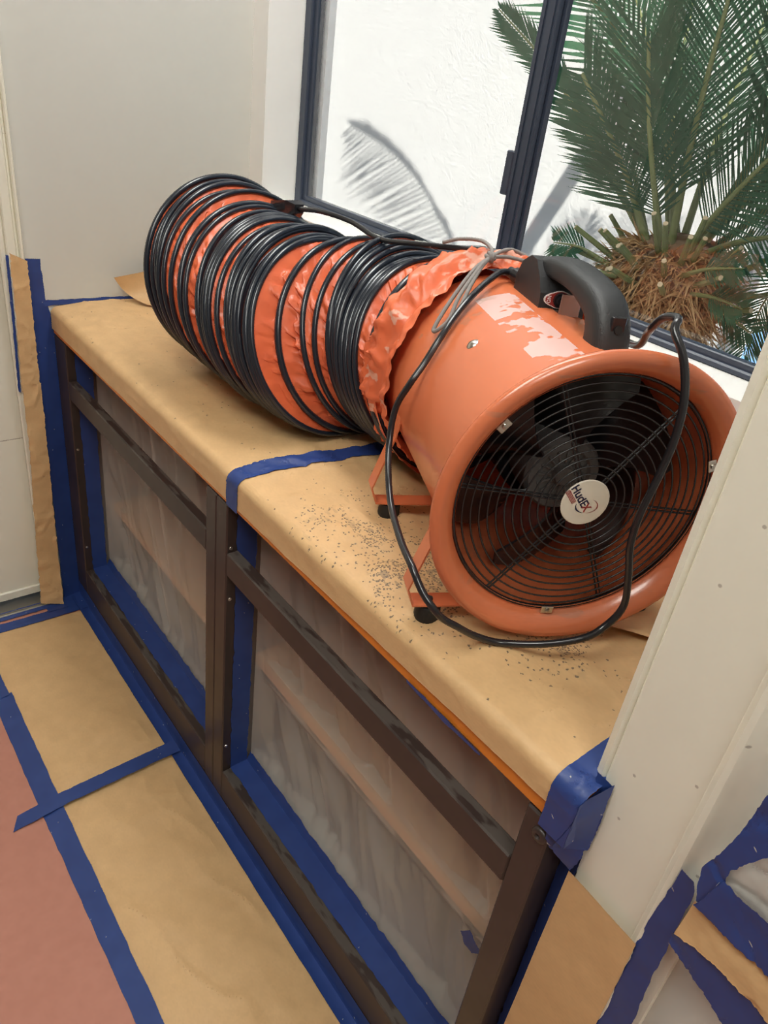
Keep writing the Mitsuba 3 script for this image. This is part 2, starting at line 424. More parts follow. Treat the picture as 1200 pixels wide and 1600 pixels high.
post(C + '__post', XL + 0.005, -1.850)
post(C + '__post', -1.093, -1.0535)
post(C + '__post', -1.0525, -1.012)
post(C + '__post', -0.297, -0.2595)
add(C + '__rail', box(-1.850, -1.093, YF + 0.0005, 0.564, 0.662, 0.712, 0.0025), 'm_rail')
add(C + '__rail', box(-1.012, -0.297, YF + 0.0005, 0.566, 0.657, 0.707, 0.0025), 'm_rail')
add(C + '__bottom_rail', box(-1.850, -1.093, YF + 0.0005, 0.604, 0.0, 0.130, 0.0025), 'm_rail')
add(C + '__bottom_rail', box(-1.012, -0.297, YF + 0.0005, 0.604, 0.0, 0.130, 0.0025), 'm_rail')
add(C + '__side_panel', box(XL + 0.002, -1.87, 0.604, 1.076, 0.0, PZ1), 'm_inside')
add(C + '__divider', box(-1.075, -1.03, 0.604, 1.076, 0.0, PZ1), 'm_inside')
add(C + '__side_panel', box(-0.275, -0.240, 0.604, 1.076, 0.0, PZ1), 'm_inside')
add(C + '__back_panel', box(XL + 0.07, -0.275, 1.062, 1.076, 0.0, PZ1), 'm_inside')
add(C + '__floor_panel', box(XL + 0.07, -0.275, 0.604, 1.060, 0.10, 0.126), 'm_inside')
add(C + '__shelf', box(-1.868, -1.076, 0.640, 1.060, 0.300, 0.325, 0.002), 'm_shelf')
add(C + '__shelf', box(-1.029, -0.276, 0.622, 1.060, 0.398, 0.424, 0.002), 'm_shelf')
bolt_o = np.array([-0.2705, YF, 0.780])
bp = [(0, 0.0), (-0.0045, 0.004), (-0.004, 0.0085), (-0.002, 0.0105), (0.0, 0.0108)]
add(C + '__bolt', lathe([(a, max(r, 1e-5)) for a, r in bp], 24, (bolt_o, np.array([0, 1., 0]), np.array([1., 0, 0]), np.array([0, 0, 1.]))), 'm_frame', smooth=40)
for q, (x, z) in enumerate(((-1.0115, 0.715), (-1.0115, 0.60), (-1.0115, 0.205), (-1.8495, 0.70), (-1.8495, 0.52), (-1.8495, 0.21))):
    add(C + '__screw', lathe([(0.0025, 1e-5), (0.002, 0.003), (0.0, 0.0038)], 12, (np.array([x, 0.551, z]), np.array([1., 0, 0]), np.array([0, 1., 0]), np.array([0, 0, 1.]))), 'm_steel', smooth=40)
tag(C, 'long low bench frame of dark brown square posts and rails below the window', 'bench')
labels[C + '__shelf'] = {'label': 'tan shelf board behind the plastic film'}
labels[C + '__bolt'] = {'label': 'round bolt head on the near post'}

from shapely.geometry import Polygon as _P
wt = trimesh.creation.extrude_polygon(_P([(0.5455, 0.808), (0.5435, 0.810), (0.5435, 0.864), (0.5455, 0.868), (0.5490, 0.8715), (0.5530, 0.873), (1.077, 0.873), (1.077, 0.808)]), 1.6935, engine='earcut')
wv = wt.vertices
add('worktop', tm(np.c_[-0.2395 - wv[:, 2], wv[:, 0], wv[:, 1]], wt.faces[:, ::-1]), 'm_edge', label='orange-edged worktop board under the brown paper on the bench', cat='worktop')

# ------------------------------------------------------------------ kraft paper on the worktop


def counter_sheet(x0, x1, zl0, zl1, seed, nx):
    xs = np.linspace(x0, x1, nx)
    prof = [(y, ZT + 0.0005) for y in np.linspace(1.070, 0.572, 60)]
    for a in np.linspace(0, math.pi / 2, 10)[1:]:
        prof.append((0.558 - 0.0165 * math.sin(a) + 0.0, ZT + 0.0005 - 0.0165 * (1 - math.cos(a))))
    prof = np.array(prof)
    down = np.linspace(0, 1, 12)[1:]
    P = np.zeros((nx, len(prof) + len(down), 3))
    for i, x in enumerate(xs):
        t = (x - x0) / (x1 - x0)
        zl = zl0 + (zl1 - zl0) * t + 0.0025 * (meshkit.noise(np.array([x * 14, seed, 0.3])) - 0.5)
        pz = prof[-1, 1]
        d = np.stack([np.full(len(down), prof[-1, 0]), pz + (zl - pz) * down], 1)
        q = np.vstack([prof, d])
        P[i, :, 0], P[i, :, 1], P[i, :, 2] = x, q[:, 0], q[:, 1]
    du, dv = np.gradient(P, axis=0), np.gradient(P, axis=1)
    N = np.cross(dv, du); N /= np.linalg.norm(N, axis=2, keepdims=True)
    h = wrinkle(P * [1, 1.6, 1.6], 0.0070, 8, seed, 0.0042) + wrinkle(P * [1, 1.3, 1.3], 0.0026, 22, seed + 2, 0.0020)
    edge = np.clip((P[..., 1] - 0.55) / 0.05, 0.25, 1)
    top_flat = np.clip((1.07 - P[..., 1]) / 0.1, 0, 1) * 0 + 1
    P = P + N * (h * edge * top_flat)[..., None]
    return P[:, ::-1]


P1 = counter_sheet(XL + 0.004, -0.985, 0.8215, 0.8185, 3, 200)
add('kraft_paper', solid_sheet(P1), 'm_kraft_dusty', smooth=True, label='brown kraft paper covering the far half of the worktop up to the wall', cat='kraft paper')
P2 = counter_sheet(-0.998, -0.262, 0.8185, 0.834, 11, 170)
P2[..., 2] += 0.0006
P2[..., 1] -= 0.0006
add('kraft_paper', solid_sheet(P2), 'm_kraft_dusty', smooth=True, label='brown kraft paper under the fan on the near half of the worktop', cat='kraft paper')
# lifted corner at the left wall
A = [(-1.90, 0.690, 0.948), (-1.899, 0.76, 0.958), (-1.898, 0.86, 0.985), (-1.897, 1.0, 0.99)]
Bm = [(-1.86, 0.755, 0.887), (-1.835, 0.79, 0.885), (-1.80, 0.90, 0.886), (-1.80, 1.0, 0.886)]
A_, B_ = resample(A, 30), resample(Bm, 30)
t = np.linspace(0, 1, 16)[None, :, None]
Pc = A_[:, None] * (1 - t) + B_[:, None] * t
Pc[..., 0] -= (0.022 * np.sin(np.pi * t[..., 0])) * 1.0
Pc[..., 2] -= 0.012 * np.sin(np.pi * t[..., 0])
add('kraft_paper', solid_sheet(Pc), 'm_kraft', smooth=True, label='curled-up corner of brown kraft paper leaning on the left wall behind the hose', cat='kraft paper')
# second sheet with a raised edge behind the fan's near foot
A = [(-0.43, 0.765, 0.888), (-0.39, 0.785, 0.895), (-0.34, 0.815, 0.896), (-0.245, 0.86, 0.894)]
Bm = [(-0.48, 0.98, 0.886), (-0.42, 0.99, 0.886), (-0.36, 1.0, 0.886), (-0.25, 1.0, 0.886)]
add('kraft_paper', ruled(Bm, A, 30, 12, 0.002, 20, 5, 0, 0.001), 'm_kraft', smooth=True, label='loose pale kraft sheet with a raised edge under the near rim of the fan', cat='kraft paper')

def tp(A, B, label, **k):
    return add('masking_tape', tape(A, B, **k), 'm_tape', smooth=True, label=label, cat='masking tape')


# ------------------------------------------------------------------ paper on the floor and the walls
add('rosin_paper', solid_sheet(np.stack(list(np.meshgrid(np.linspace(-1.90, 2.9, 60), np.linspace(-3.1, 0.54, 50), indexing='ij')) + [np.zeros((60, 50))], -1)), 'm_rosin', smooth=True,
    label='red rosin paper covering the floor left of the taped kraft strip', cat='rosin paper')


def floor_sheet(A, B, n, m, seed, amp):
    A, B = resample(A, n), resample(B, n)
    t = np.linspace(0, 1, m)[None, :, None]
    P = A[:, None] * (1 - t) + B[:, None] * t
    e = np.minimum(np.minimum(t[..., 0], 1 - t[..., 0]) * 6, 1) * np.minimum(np.minimum(np.linspace(0, 1, n), np.linspace(1, 0, n)) * 12, 1)[:, None]
    R = P.copy(); R[..., 0], R[..., 1] = P[..., 0] * 0.8 + P[..., 1] * 0.5, P[..., 1] * 0.9 - P[..., 0] * 0.35
    h = amp * meshkit.fbm(R * [9, 15, 1], 3, seed) + 0.35 * amp * np.maximum(0, 1 - np.abs(meshkit.fbm(R * [5, 8, 1] + 2, 3, seed + 3) - 0.5) * 9)
    P[..., 2] += 0.0008 + h * (0.02 + 0.98 * e)
    return solid_sheet(P, 0.0004)


add('kraft_paper', floor_sheet([(-1.855, 0.222, 0), (-1.215, 0.238, 0)], [(-1.84, 0.5325, 0), (-1.228, 0.5345, 0)], 110, 60, 21, 0.011), 'm_kraft', smooth=True, label='brown kraft paper on the floor by the left wall, farther of the two floor sheets', cat='kraft paper')
add('kraft_paper', floor_sheet([(-1.205, 0.236, 0), (0.1, 0.24, 0)], [(-1.215, 0.5335, 0), (0.1, 0.5335, 0)], 180, 60, 31, 0.011), 'm_kraft', smooth=True, label='brown kraft paper on the floor at the bottom, nearer of the two floor sheets', cat='kraft paper')
xw = XL + 0.020
add('kraft_paper', ruled([(xw, 0.458, 1.012), (xw, 0.466, 1.008), (xw, 0.448, 0.80), (xw, 0.444, 0.672)][0:1] + [(xw, 0.456, 0.9), (xw, 0.452, 0.8), (xw, 0.447, 0.672)], [(xw, 0.494, 0.993), (xw, 0.494, 0.9), (xw, 0.493, 0.8), (xw, 0.492, 0.668)], 60, 16, 0.004, 26, 41, 0.0008, 0.002), 'm_kraft', smooth=True,
    label='upper strip of brown kraft paper on the door casing, torn at its top', cat='kraft paper')
tp([(XL + 0.0192, 0.456, 1.006), (XL + 0.0192, 0.452, 0.85), (XL + 0.0192, 0.445, 0.67)], [(XL + 0.0192, 0.4495, 1.008), (XL + 0.0192, 0.446, 0.85), (XL + 0.0192, 0.4395, 0.675)], 'sliver of blue tape along the left edge of the upper casing paper', seed=70, n=40)
xw = XL + 0.0215
add('kraft_paper', ruled([(xw, 0.449, 0.690), (xw, 0.446, 0.5), (xw, 0.436, 0.3), (xw + .002, 0.428, 0.12), (xw + 0.008, 0.424, 0.02)], [(xw, 0.493, 0.692), (xw, 0.492, 0.5), (xw, 0.488, 0.3), (xw + .004, 0.486, 0.12), (xw + 0.022, 0.482, 0.004)], 90, 18, 0.006, 22, 43, 0.0008, 0.003), 'm_kraft', smooth=True,
    label='lower strip of brown kraft paper on the door casing, crumpled at the floor', cat='kraft paper')
yw = 0.5665
add('kraft_paper', ruled([(-0.236, yw, 0.737), (-0.140, yw, 0.731)], [(-0.246, 0.572, 0.0), (-0.135, 0.572, 0.0)], 20, 60, 0.003, 14, 45, 0, 0.0), 'm_kraft', smooth=True,
    label='brown kraft paper on the wall below the white casing beside the near post', cat='kraft paper')

# ------------------------------------------------------------------ blue tape


z0 = 0.0145
tp([(-1.95, 0.248, 0.008), (-1.80, 0.250, 0.008), (-1.592, 0.252, 0.008)], [(-1.95, 0.206, 0.0015), (-1.80, 0.207, 0.0015), (-1.592, 0.211, 0.0015)], 'blue tape along the kraft paper edge at the left border of the picture', seed=1)
tp([(-1.60, 0.258, 0.006), (-1.25, 0.256, 0.008), (-0.70, 0.256, 0.010), (0.1, 0.256, 0.012)], [(-1.60, 0.213, 0.0018), (-1.25, 0.213, 0.0018), (-0.70, 0.217, 0.0018), (0.1, 0.217, 0.0018)], 'long blue tape between the red paper and the kraft paper on the floor', seed=2, n=90)
tp([(-1.190, 0.150, 0.002), (-1.196, 0.262, 0.011), (-1.205, 0.534, 0.0135)], [(-1.226, 0.168, 0.002), (-1.232, 0.262, 0.011), (-1.243, 0.534, 0.0135)], 'blue tape crossing the floor between the two kraft sheets', seed=3)
xs = np.linspace(XL + 0.005, -0.20, 120)
cs = np.array([(0.512, 0.0075), (0.520, 0.0045), (0.530, 0.0030), (0.538, 0.0028), (0.5408, 0.008), (0.5412, 0.02), (0.5412, 0.034), (0.5410, 0.046)])
P = np.stack([np.stack([np.full(len(cs), x), cs[:, 0] + (0.020 if i == 0 else 0) * 0 + np.where(np.arange(len(cs)) == 0, 0.0012 * (meshkit.noise(np.array([x * 30, 1, 1.])) - .5), 0), cs[:, 1] + np.where(np.arange(len(cs)) == len(cs) - 1, 0.003 * (meshkit.noise(np.array([x * 12, 5, 1.])) - .5), 0)], 1) for i, x in enumerate(xs)])
add('masking_tape', solid_sheet(P, 0.0003), 'm_tape', smooth=50, label='long blue tape folded from the floor up onto the bench bottom rail', cat='masking tape')
tp([(-1.842, 0.545, 0.0055), (-1.842, 0.42, 0.0045), (-1.846, 0.18, 0.003)], [(-1.880, 0.545, 0.0035), (-1.880, 0.42, 0.0028), (-1.884, 0.18, 0.002)], 'blue floor tape across the far end of the kraft paper', seed=5)
tp([(-1.892, 0.54, 0.0045), (-1.892, 0.46, 0.0035), (-1.896, 0.18, 0.0025)], [(-1.931, 0.54, 0.0025), (-1.918, 0.455, 0.011), (-1.920, 0.18, 0.011)], 'blue floor tape against the door threshold', seed=6)
tp([(-1.872, 0.54, 0.0052), (-1.872, 0.435, 0.0045)], [(-1.90, 0.54, 0.0045), (-1.90, 0.432, 0.004)], 'short blue tape patch in the floor corner by the bench foot', seed=61, n=8)
xw = XL + 0.0008
tp([(xw, 0.555, 0.0), (xw, 0.555, 0.45), (xw, 0.555, 0.806), (xw, 0.532, 0.889), (xw, 0.5285, 0.991)], [(xw + .0185, 0.491, 0.0), (xw + .0185, 0.4915, 0.45), (xw + .001, 0.494, 0.8), (xw + .0006, 0.4945, 0.9), (xw, 0.495, 0.993)], 'wide vertical blue tape on the left wall beside the bench', seed=7, n=80, m=8)
tp([(XL + 0.001, 0.525, 0.892), (XL + 0.001, 0.8, 0.888), (XL + 0.001, 1.07, 0.888)], [(XL + 0.003, 0.528, 0.8785), (XL + 0.004, 0.8, 0.8815), (XL + 0.004, 1.07, 0.8815)], 'thin blue tape between the worktop paper and the left wall', seed=8, n=50)
# centre worktop tape, folded over the front edge
cs = [(1.05, 0.879), (0.95, 0.879), (0.85, 0.879), (0.75, 0.879), (0.68, 0.879), (0.62, 0.879), (0.58, 0.8785), (0.560, 0.8775), (0.549, 0.8735), (0.5420, 0.867), (0.5395, 0.858), (0.5390, 0.840), (0.5390, 0.8125)]


def cx(y):
    return -1.010 + (y - 0.54) * 0.10


A = [(cx(y), y, z) for y, z in cs]
Bm = [(cx(y) + 0.038, y, z) for y, z in cs]
tp(A, Bm, 'blue tape across the worktop where the two kraft sheets meet', seed=9, n=140, m=12, over=[P1, P2])
# near end of the worktop
cs = [(0.66, 0.879), (0.60, 0.879), (0.575, 0.8785), (0.562, 0.8775), (0.550, 0.8740), (0.5425, 0.867), (0.5395, 0.858), (0.5385, 0.840), (0.5380, 0.798)]
A = [(-0.275, y, z) for y, z in cs]
Bm = [(-0.2375, y, z) for y, z in cs]
tp(A, Bm, 'blue tape folded over the near end of the worktop by the white casing', seed=10, n=60, m=8, jit=0.0002, over=[P2])
# bridging pieces between worktop end and casing
tp([(-0.2378, 0.595, 0.879), (-0.2378, 0.595, 0.84), (-0.2378, 0.595, 0.80)], [(-0.2378, 0.5372, 0.868), (-0.2378, 0.5367, 0.84), (-0.2378, 0.5367, 0.798)], 'blue tape wrapped round the cut end of the worktop', seed=11, n=12, jit=0, amp=0.0002, crease=0)
A = [(-0.2372, 0.5440, 0.872), (-0.2385, 0.5375, 0.84), (-0.250, 0.5362, 0.786)]
M1 = [(-0.2275, 0.5735, 0.888), (-0.2270, 0.574, 0.84), (-0.2270, 0.574, 0.780)]
tp(M1, A, 'creased blue tape strip bridging the worktop end to the white casing', seed=12, n=24)
tp([(-0.2285, 0.5735, 0.884), (-0.2265, 0.574, 0.83), (-0.2265, 0.574, 0.787)], [(-0.2455, 0.566, 0.893), (-0.242, 0.566, 0.84), (-0.245, 0.564, 0.786)], 'short blue tape stuck on the casing edge just above the hanging tape end', seed=13, n=24, crease=0.0015)
tp([(-0.2285, 0.5725, 0.790), (-0.2295, 0.570, 0.765), (-0.2345, 0.568, 0.738)], [(-0.262, 0.5395, 0.800), (-0.262, 0.5395, 0.782), (-0.2385, 0.567, 0.739)], 'loose pointed blue tape end hanging below the worktop corner', seed=14, n=24, crease=0.001)
tp([(-0.231, 0.5742, 0.765), (-0.230, 0.5742, 0.5), (-0.230, 0.5742, 0.30), (-0.230, 0.5742, 0.0)], [(-0.2590, 0.590, 0.80), (-0.2588, 0.590, 0.5), (-0.2588, 0.590, 0.3), (-0.2588, 0.590, 0.0)], 'vertical blue tape behind the near post edging the brown paper', seed=15, n=60, jit=0.001)
# inside the bays
for (xa, xb, za, zb, nm) in ((-1.8490, -1.093, 0.131, 0.805, 'far'), (-1.0110, -0.292, 0.131, 0.805, 'near')):
    y1 = 0.603
    tp([(xa, 0.603, za), (xa + .001, 0.603, zb)], [(xa, 0.5625, za), (xa, 0.5625, zb)], f'vertical blue tape inside the {nm} bay edging its plastic film', seed=20 + len(scene), n=60, jit=0.001)
    tp([(xa, 0.5625, 0.1315), (xb, 0.5625, 0.1315)], [(xa, 0.608, 0.1325), (xb, 0.608, 0.1325)], f'blue tape lying on the bottom rail of the {nm} bay', seed=30 + len(scene), n=60, jit=0.001)
    tp([(xa, 0.603, 0.132), (xb, 0.603, 0.132)], [(xa, 0.612, 0.152), (xb, 0.612, 0.148)], f'blue tape holding the film foot in the {nm} bay', seed=40 + len(scene), n=60, jit=0.0015)
tp([(-0.351, 0.598, 0.424), (-0.335, 0.598, 0.412), (-0.32, 0.6, 0.405)], [(-0.366, 0.598, 0.400), (-0.352, 0.597, 0.388), (-0.338, 0.6, 0.382)], 'small scrap of blue tape on the film at the near post', seed=50, n=10, crease=0.001)
tp([(-0.515, 0.5405, 0.8135), (-0.44, 0.5405, 0.812), (-0.375, 0.5405, 0.810)], [(-0.515, 0.5410, 0.808), (-0.44, 0.5410, 0.804), (-0.375, 0.5410, 0.8065)], 'thin blue tape peeking out under the orange worktop edge', seed=51, n=20)
# right border
tp([(-0.1207, 0.565, 0.868), (-0.1145, 0.565, 0.854), (-0.1144, 0.565, 0.812), (-0.1131, 0.565, 0.7745), (-0.1114, 0.565, 0.699), (-0.1063, 0.565, 0.621), (-0.106, 0.566, 0.30), (-0.106, 0.566, 0.0)],
   [(-0.1349, 0.567, 0.868), (-0.1383, 0.568, 0.811), (-0.142, 0.570, 0.752), (-0.1396, 0.570, 0.666), (-0.139, 0.570, 0.599), (-0.1402, 0.570, 0.561), (-0.142, 0.572, 0.30), (-0.142, 0.572, 0.0)],
   'vertical blue tape on the lower end of the casing moulding beside the kraft paper', seed=60, n=90, m=9, crease=0.001, jit=0.0006, amp=0.0015)
tp([(-0.1096, 0.553, 0.863), (-0.1184, 0.553, 0.9037), (-0.109, 0.553, 0.9385), (-0.1038, 0.553, 0.9798), (-0.1011, 0.553, 1.0302), (-0.095, 0.553, 1.12)], [(-0.1061, 0.553, 0.8646), (-0.0966, 0.553, 0.9086), (-0.0968, 0.553, 0.9252), (-0.0874, 0.553, 0.9479), (-0.0761, 0.553, 0.9707), (-0.03, 0.553, 1.03)],
   'creased blue tape above the film patch at the right border', seed=62, n=60, m=9, crease=0.003, jit=0.0006, amp=0.002)
tp([(-0.1072, 0.551, 0.864), (-0.0971, 0.551, 0.9098), (-0.0839, 0.551, 0.9083), (-0.0504, 0.551, 0.908), (0.02, 0.551, 0.905)], [(-0.109, 0.551, 0.8596), (-0.097, 0.551, 0.8588), (-0.0632, 0.551, 0.8565), (-0.0287, 0.551, 0.8554), (0.03, 0.551, 0.850)],
   'wide blue tape band below the film patch at the right border', seed=64, n=60, m=9, crease=0.002, jit=0.0006, amp=0.002)
tp([(-0.1147, 0.5585, 0.7992), (-0.091, 0.5585, 0.8077), (-0.068, 0.5585, 0.8111), (-0.01, 0.5585, 0.8034)], [(-0.113, 0.560, 0.7826), (-0.0875, 0.560, 0.7702), (-0.0632, 0.560, 0.7632), (-0.0403, 0.560, 0.7492)],
   'blue tape under the folded kraft strip at the bottom right corner', seed=67, n=40, crease=0.002, jit=0.0006, amp=0.001)
add('kraft_paper', ruled([(-0.1102, 0.5555, 0.8593), (-0.0979, 0.5555, 0.8578), (-0.0642, 0.5555, 0.8561), (-0.0296, 0.5555, 0.8549), (0.03, 0.5555, 0.850)], [(-0.1123, 0.555, 0.8023), (-0.0902, 0.553, 0.8108), (-0.0674, 0.552, 0.8141), (-0.0097, 0.551, 0.8065), (0.03, 0.551, 0.80)], 60, 20, 0.006, 30, 65, 0.0005, 0.003), 'm_kraft', smooth=True, label='narrow folded strip of brown kraft paper at the bottom right corner', cat='kraft paper')
add('plastic_film', ruled([(-0.100, 0.556, 0.902), (-0.0978, 0.556, 0.925), (-0.0884, 0.556, 0.950), (-0.05, 0.556, 1.0), (0.03, 0.556, 1.03)], [(-0.1005, 0.556, 0.900), (-0.0838, 0.556, 0.900), (-0.0499, 0.556, 0.898), (0.03, 0.556, 0.895)], 40, 20, 0.006, 26, 66, 0, 0.003, 0.0002), 'm_film', smooth=True, label='small patch of grey plastic film framed by blue tape at the right border', cat='plastic film')


# film over the bays
def film(x0, x1, shelf_z, shelf_y, seed, label):
    nx, nz = 130, 110
    xs, zs = np.linspace(x0, x1, nx), np.linspace(0.134, 0.803, nz)
    X, Z = np.meshgrid(xs, zs, indexing='ij')
    Y = np.full_like(X, 0.611)
    inset = np.minimum(np.clip((X - x0) / 0.05, 0, 1), np.clip((x1 - X) / 0.05, 0, 1)) * np.clip((0.803 - Z) / 0.05, 0, 1) * np.clip((Z - 0.134) / 0.04, 0, 1)
    U = np.stack([X * 3.6 + Z * 1.3, Z * 1.2 - X * 0.6, np.full_like(X, seed)], -1)
    h = meshkit.fbm(U * 1.4, 3, seed) - 0.5
    fold = np.maximum(0, 1 - np.abs(meshkit.fbm(U * [2.4, 1.0, 1], 3, seed + 9) - 0.5) * 10)
    fine = np.maximum(0, 1 - np.abs(meshkit.fbm(U * [6, 2.0, 1] + 4, 3, seed + 19) - 0.5) * 8)
    Y = Y + inset * (0.040 * h + 0.018 + 0.011 * fold * 1.5 - 0.004 * fine)
    P = np.stack([X, Y, Z], -1)
    Y2 = np.where(np.abs(Z - shelf_z) < 0.03, np.minimum(Y, shelf_y - 0.002), Y)
    P[..., 1] = np.maximum(Y2, 0.6095)
    return add('plastic_film', tm(P.reshape(-1, 3), grid_faces(nx, nz)), 'm_film', smooth=True, label=label, cat='plastic film')


film(-1.846, -1.096, 0.312, 0.640, 3, 'clear wrinkled plastic film closing the far bay of the bench')
film(-1.008, -0.294, 0.411, 0.622, 8, 'clear wrinkled plastic film over the shelf in the near bay of the bench')

# ------------------------------------------------------------------ the fan
C0 = np.array([-0.417, 0.690, 1.084])
YAW = -0.46
AX = np.array([math.cos(YAW), math.sin(YAW), 0.0])
UX = np.cross(AX, [0, 0, 1.0])
WZ = np.array([0, 0, 1.0])
FR = (C0, AX, UX, WZ)


def L(a, u, z):
    return C0 + a * AX + u * UX + z * WZ


F = 'axial_fan'
tag(F, 'orange portable axial fan with black handle and round grille on the worktop', 'fan')
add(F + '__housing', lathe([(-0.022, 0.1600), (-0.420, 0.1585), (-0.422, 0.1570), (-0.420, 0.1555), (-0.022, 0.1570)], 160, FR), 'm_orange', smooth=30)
ring = [(-0.036, 0.1605), (-0.0335, 0.1625), (-0.028, 0.1660), (-0.022, 0.1715), (-0.017, 0.1790), (-0.014, 0.1870), (-0.0115, 0.1905), (-0.0075, 0.1915), (-0.0035, 0.1900), (-0.0005, 0.1850), (0.0000, 0.1800), (-0.0030, 0.1730), (-0.0090, 0.1665), (-0.0180, 0.1620), (-0.0280, 0.1600), (-0.0360, 0.1590)]
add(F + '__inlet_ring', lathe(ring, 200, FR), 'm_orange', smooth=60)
# grille: concentric wires, spokes, badge
GA = -0.0225
th = np.linspace(0, 2 * np.pi, 160, endpoint=False)


def circle(r, a, n=160):
    t_ = np.linspace(0, 2 * np.pi, n, endpoint=False)
    return C0 + a * AX + r * (np.cos(t_)[:, None] * UX + np.sin(t_)[:, None] * WZ)


for i, r in enumerate(np.linspace(0.0385, 0.1495, 12)):
    add(F + '__grille_ring', tube(circle(r, GA + 0.003 * (1 - (r / 0.16) ** 2), 140), 0.00115, 6, closed=True), 'm_wire', smooth=True)
add(F + '__grille_rim', tube(circle(0.1585, GA - 0.003), 0.0026, 8, closed=True), 'm_wire', smooth=True)
for kk in range(6):
    ang = math.radians(6.5 + 60 * kk)
    d = math.cos(ang) * UX + math.sin(ang) * WZ
    e = np.cross(AX, d)
    add(F + '__spoke', cat_([tube(np.array([C0 + (GA - 0.0015) * AX + d * 0.026 + e * s, C0 + (GA - 0.0045) * AX + d * 0.1590 + e * s]), 0.00125, 6) for s in (-0.0022, 0.0022)]), 'm_wire', smooth=40)
for ang in (-86, 38, 160):
    d = math.cos(math.radians(ang)) * UX + math.sin(math.radians(ang)) * WZ
    e = np.cross(AX, d)
    c = C0 + (-0.0165) * AX + d * 0.1565
    cl = box(-0.008, 0.008, -0.005, 0.005, -0.0012, 0.0012, 0.0006)
    cl.apply_transform(np.block([[np.stack([e, d, AX], 1), c[:, None]], [np.zeros((1, 3)), np.ones((1, 1))]]))
    sc_ = lathe([(0.004, 1e-5), (0.0035, 0.003), (0.0008, 0.0034)], 12, (c, AX, UX, WZ))
    add(F + '__grille_clip', cat_([cl, sc_]), 'm_steel')
bd = add(F + '__badge', lathe([(-0.022, 1e-5), (-0.022, 0.030), (-0.0205, 0.0305), (-0.0195, 0.0295), (-0.0190, 1e-5)], 64, FR), 'm_badge', smooth=30)
labels[bd] = {'label': 'round cream badge lettered HudEX'}
# lettering: local frame of the badge text
tx = (np.array([-0.0235, -0.030])); tx = tx / np.linalg.norm(tx)
ty = np.array([-tx[1], tx[0]])


def on_badge(mesh, ox, oy, a=-0.0190):
    m_ = mesh.copy(); v = m_.vertices
    q = np.array([0.0182, 0.0205])
    uvz = q + np.outer(v[:, 0] + ox, tx) + np.outer(v[:, 1] + oy, ty)
    m_ = tm(C0 + (a + v[:, 2:3]) * AX + uvz[:, :1] * UX + uvz[:, 1:] * WZ, m_.faces)
    return m_


UP = 1.0
# UX points to the picture's left when seen from the front, so the badge plane seen from the front has x' = -u: mirror is handled by ty's sign
ty = np.array([tx[1], -tx[0]])
add(F + '__badge__lettering', on_badge(meshkit.text_mesh('HudE', 0.0098, 0.0003, bold=True), -0.003, -0.0049), 'm_navy')
add(F + '__badge__lettering', on_badge(meshkit.text_mesh('X', 0.0104, 0.0003, bold=True), 0.0282, -0.0052), 'm_red')
for q in range(4):
    add(F + '__badge__stripe', on_badge(trimesh.creation.box(bounds=[[0, 0, 0], [0.020, 0.0009, 0.0003]]), -0.002, -0.0078 - q * 0.0016), 'm_red')


def arc(a0, a1, rx, ry, w0, w1, n=40):
    t_ = np.radians(np.linspace(a0, a1, n)); w = np.interp(np.linspace(0, 1, n), [0, .5, 1], [w0, w1, w0])
    o = np.stack([(rx + w) * np.cos(t_), (ry + w) * np.sin(t_)], 1); i_ = np.stack([(rx - w) * np.cos(t_), (ry - w) * np.sin(t_)], 1)
    V = np.vstack([np.c_[o, np.full(n, .0003)], np.c_[i_, np.full(n, .0003)]])
    f_ = np.array([[k_, k_ + 1, n + k_ + 1, n + k_] for k_ in range(n - 1)])
    return tm(V, f_)


def swoosh(a0, a1, w0, w1):
    m_ = arc(a0, a1, 0.0140, 0.0095, w0, w1); v_ = m_.vertices
    mj = np.array([-0.9985, -0.055]); mn = np.array([0.055, -0.9985]) * -1
    uz = np.array([-0.0023, -0.0040]) + v_[:, :1] * mj + v_[:, 1:2] * mn
    return tm(C0 + (-0.0189 + v_[:, 2:3]) * AX + uz[:, :1] * UX + uz[:, 1:] * WZ, m_.faces)


add(F + '__badge__swoosh', swoosh(165, 262, 0.0002, 0.0010), 'm_navy')
add(F + '__badge__swoosh', swoosh(-85, 70, 0.0001, 0.0007), 'm_red')

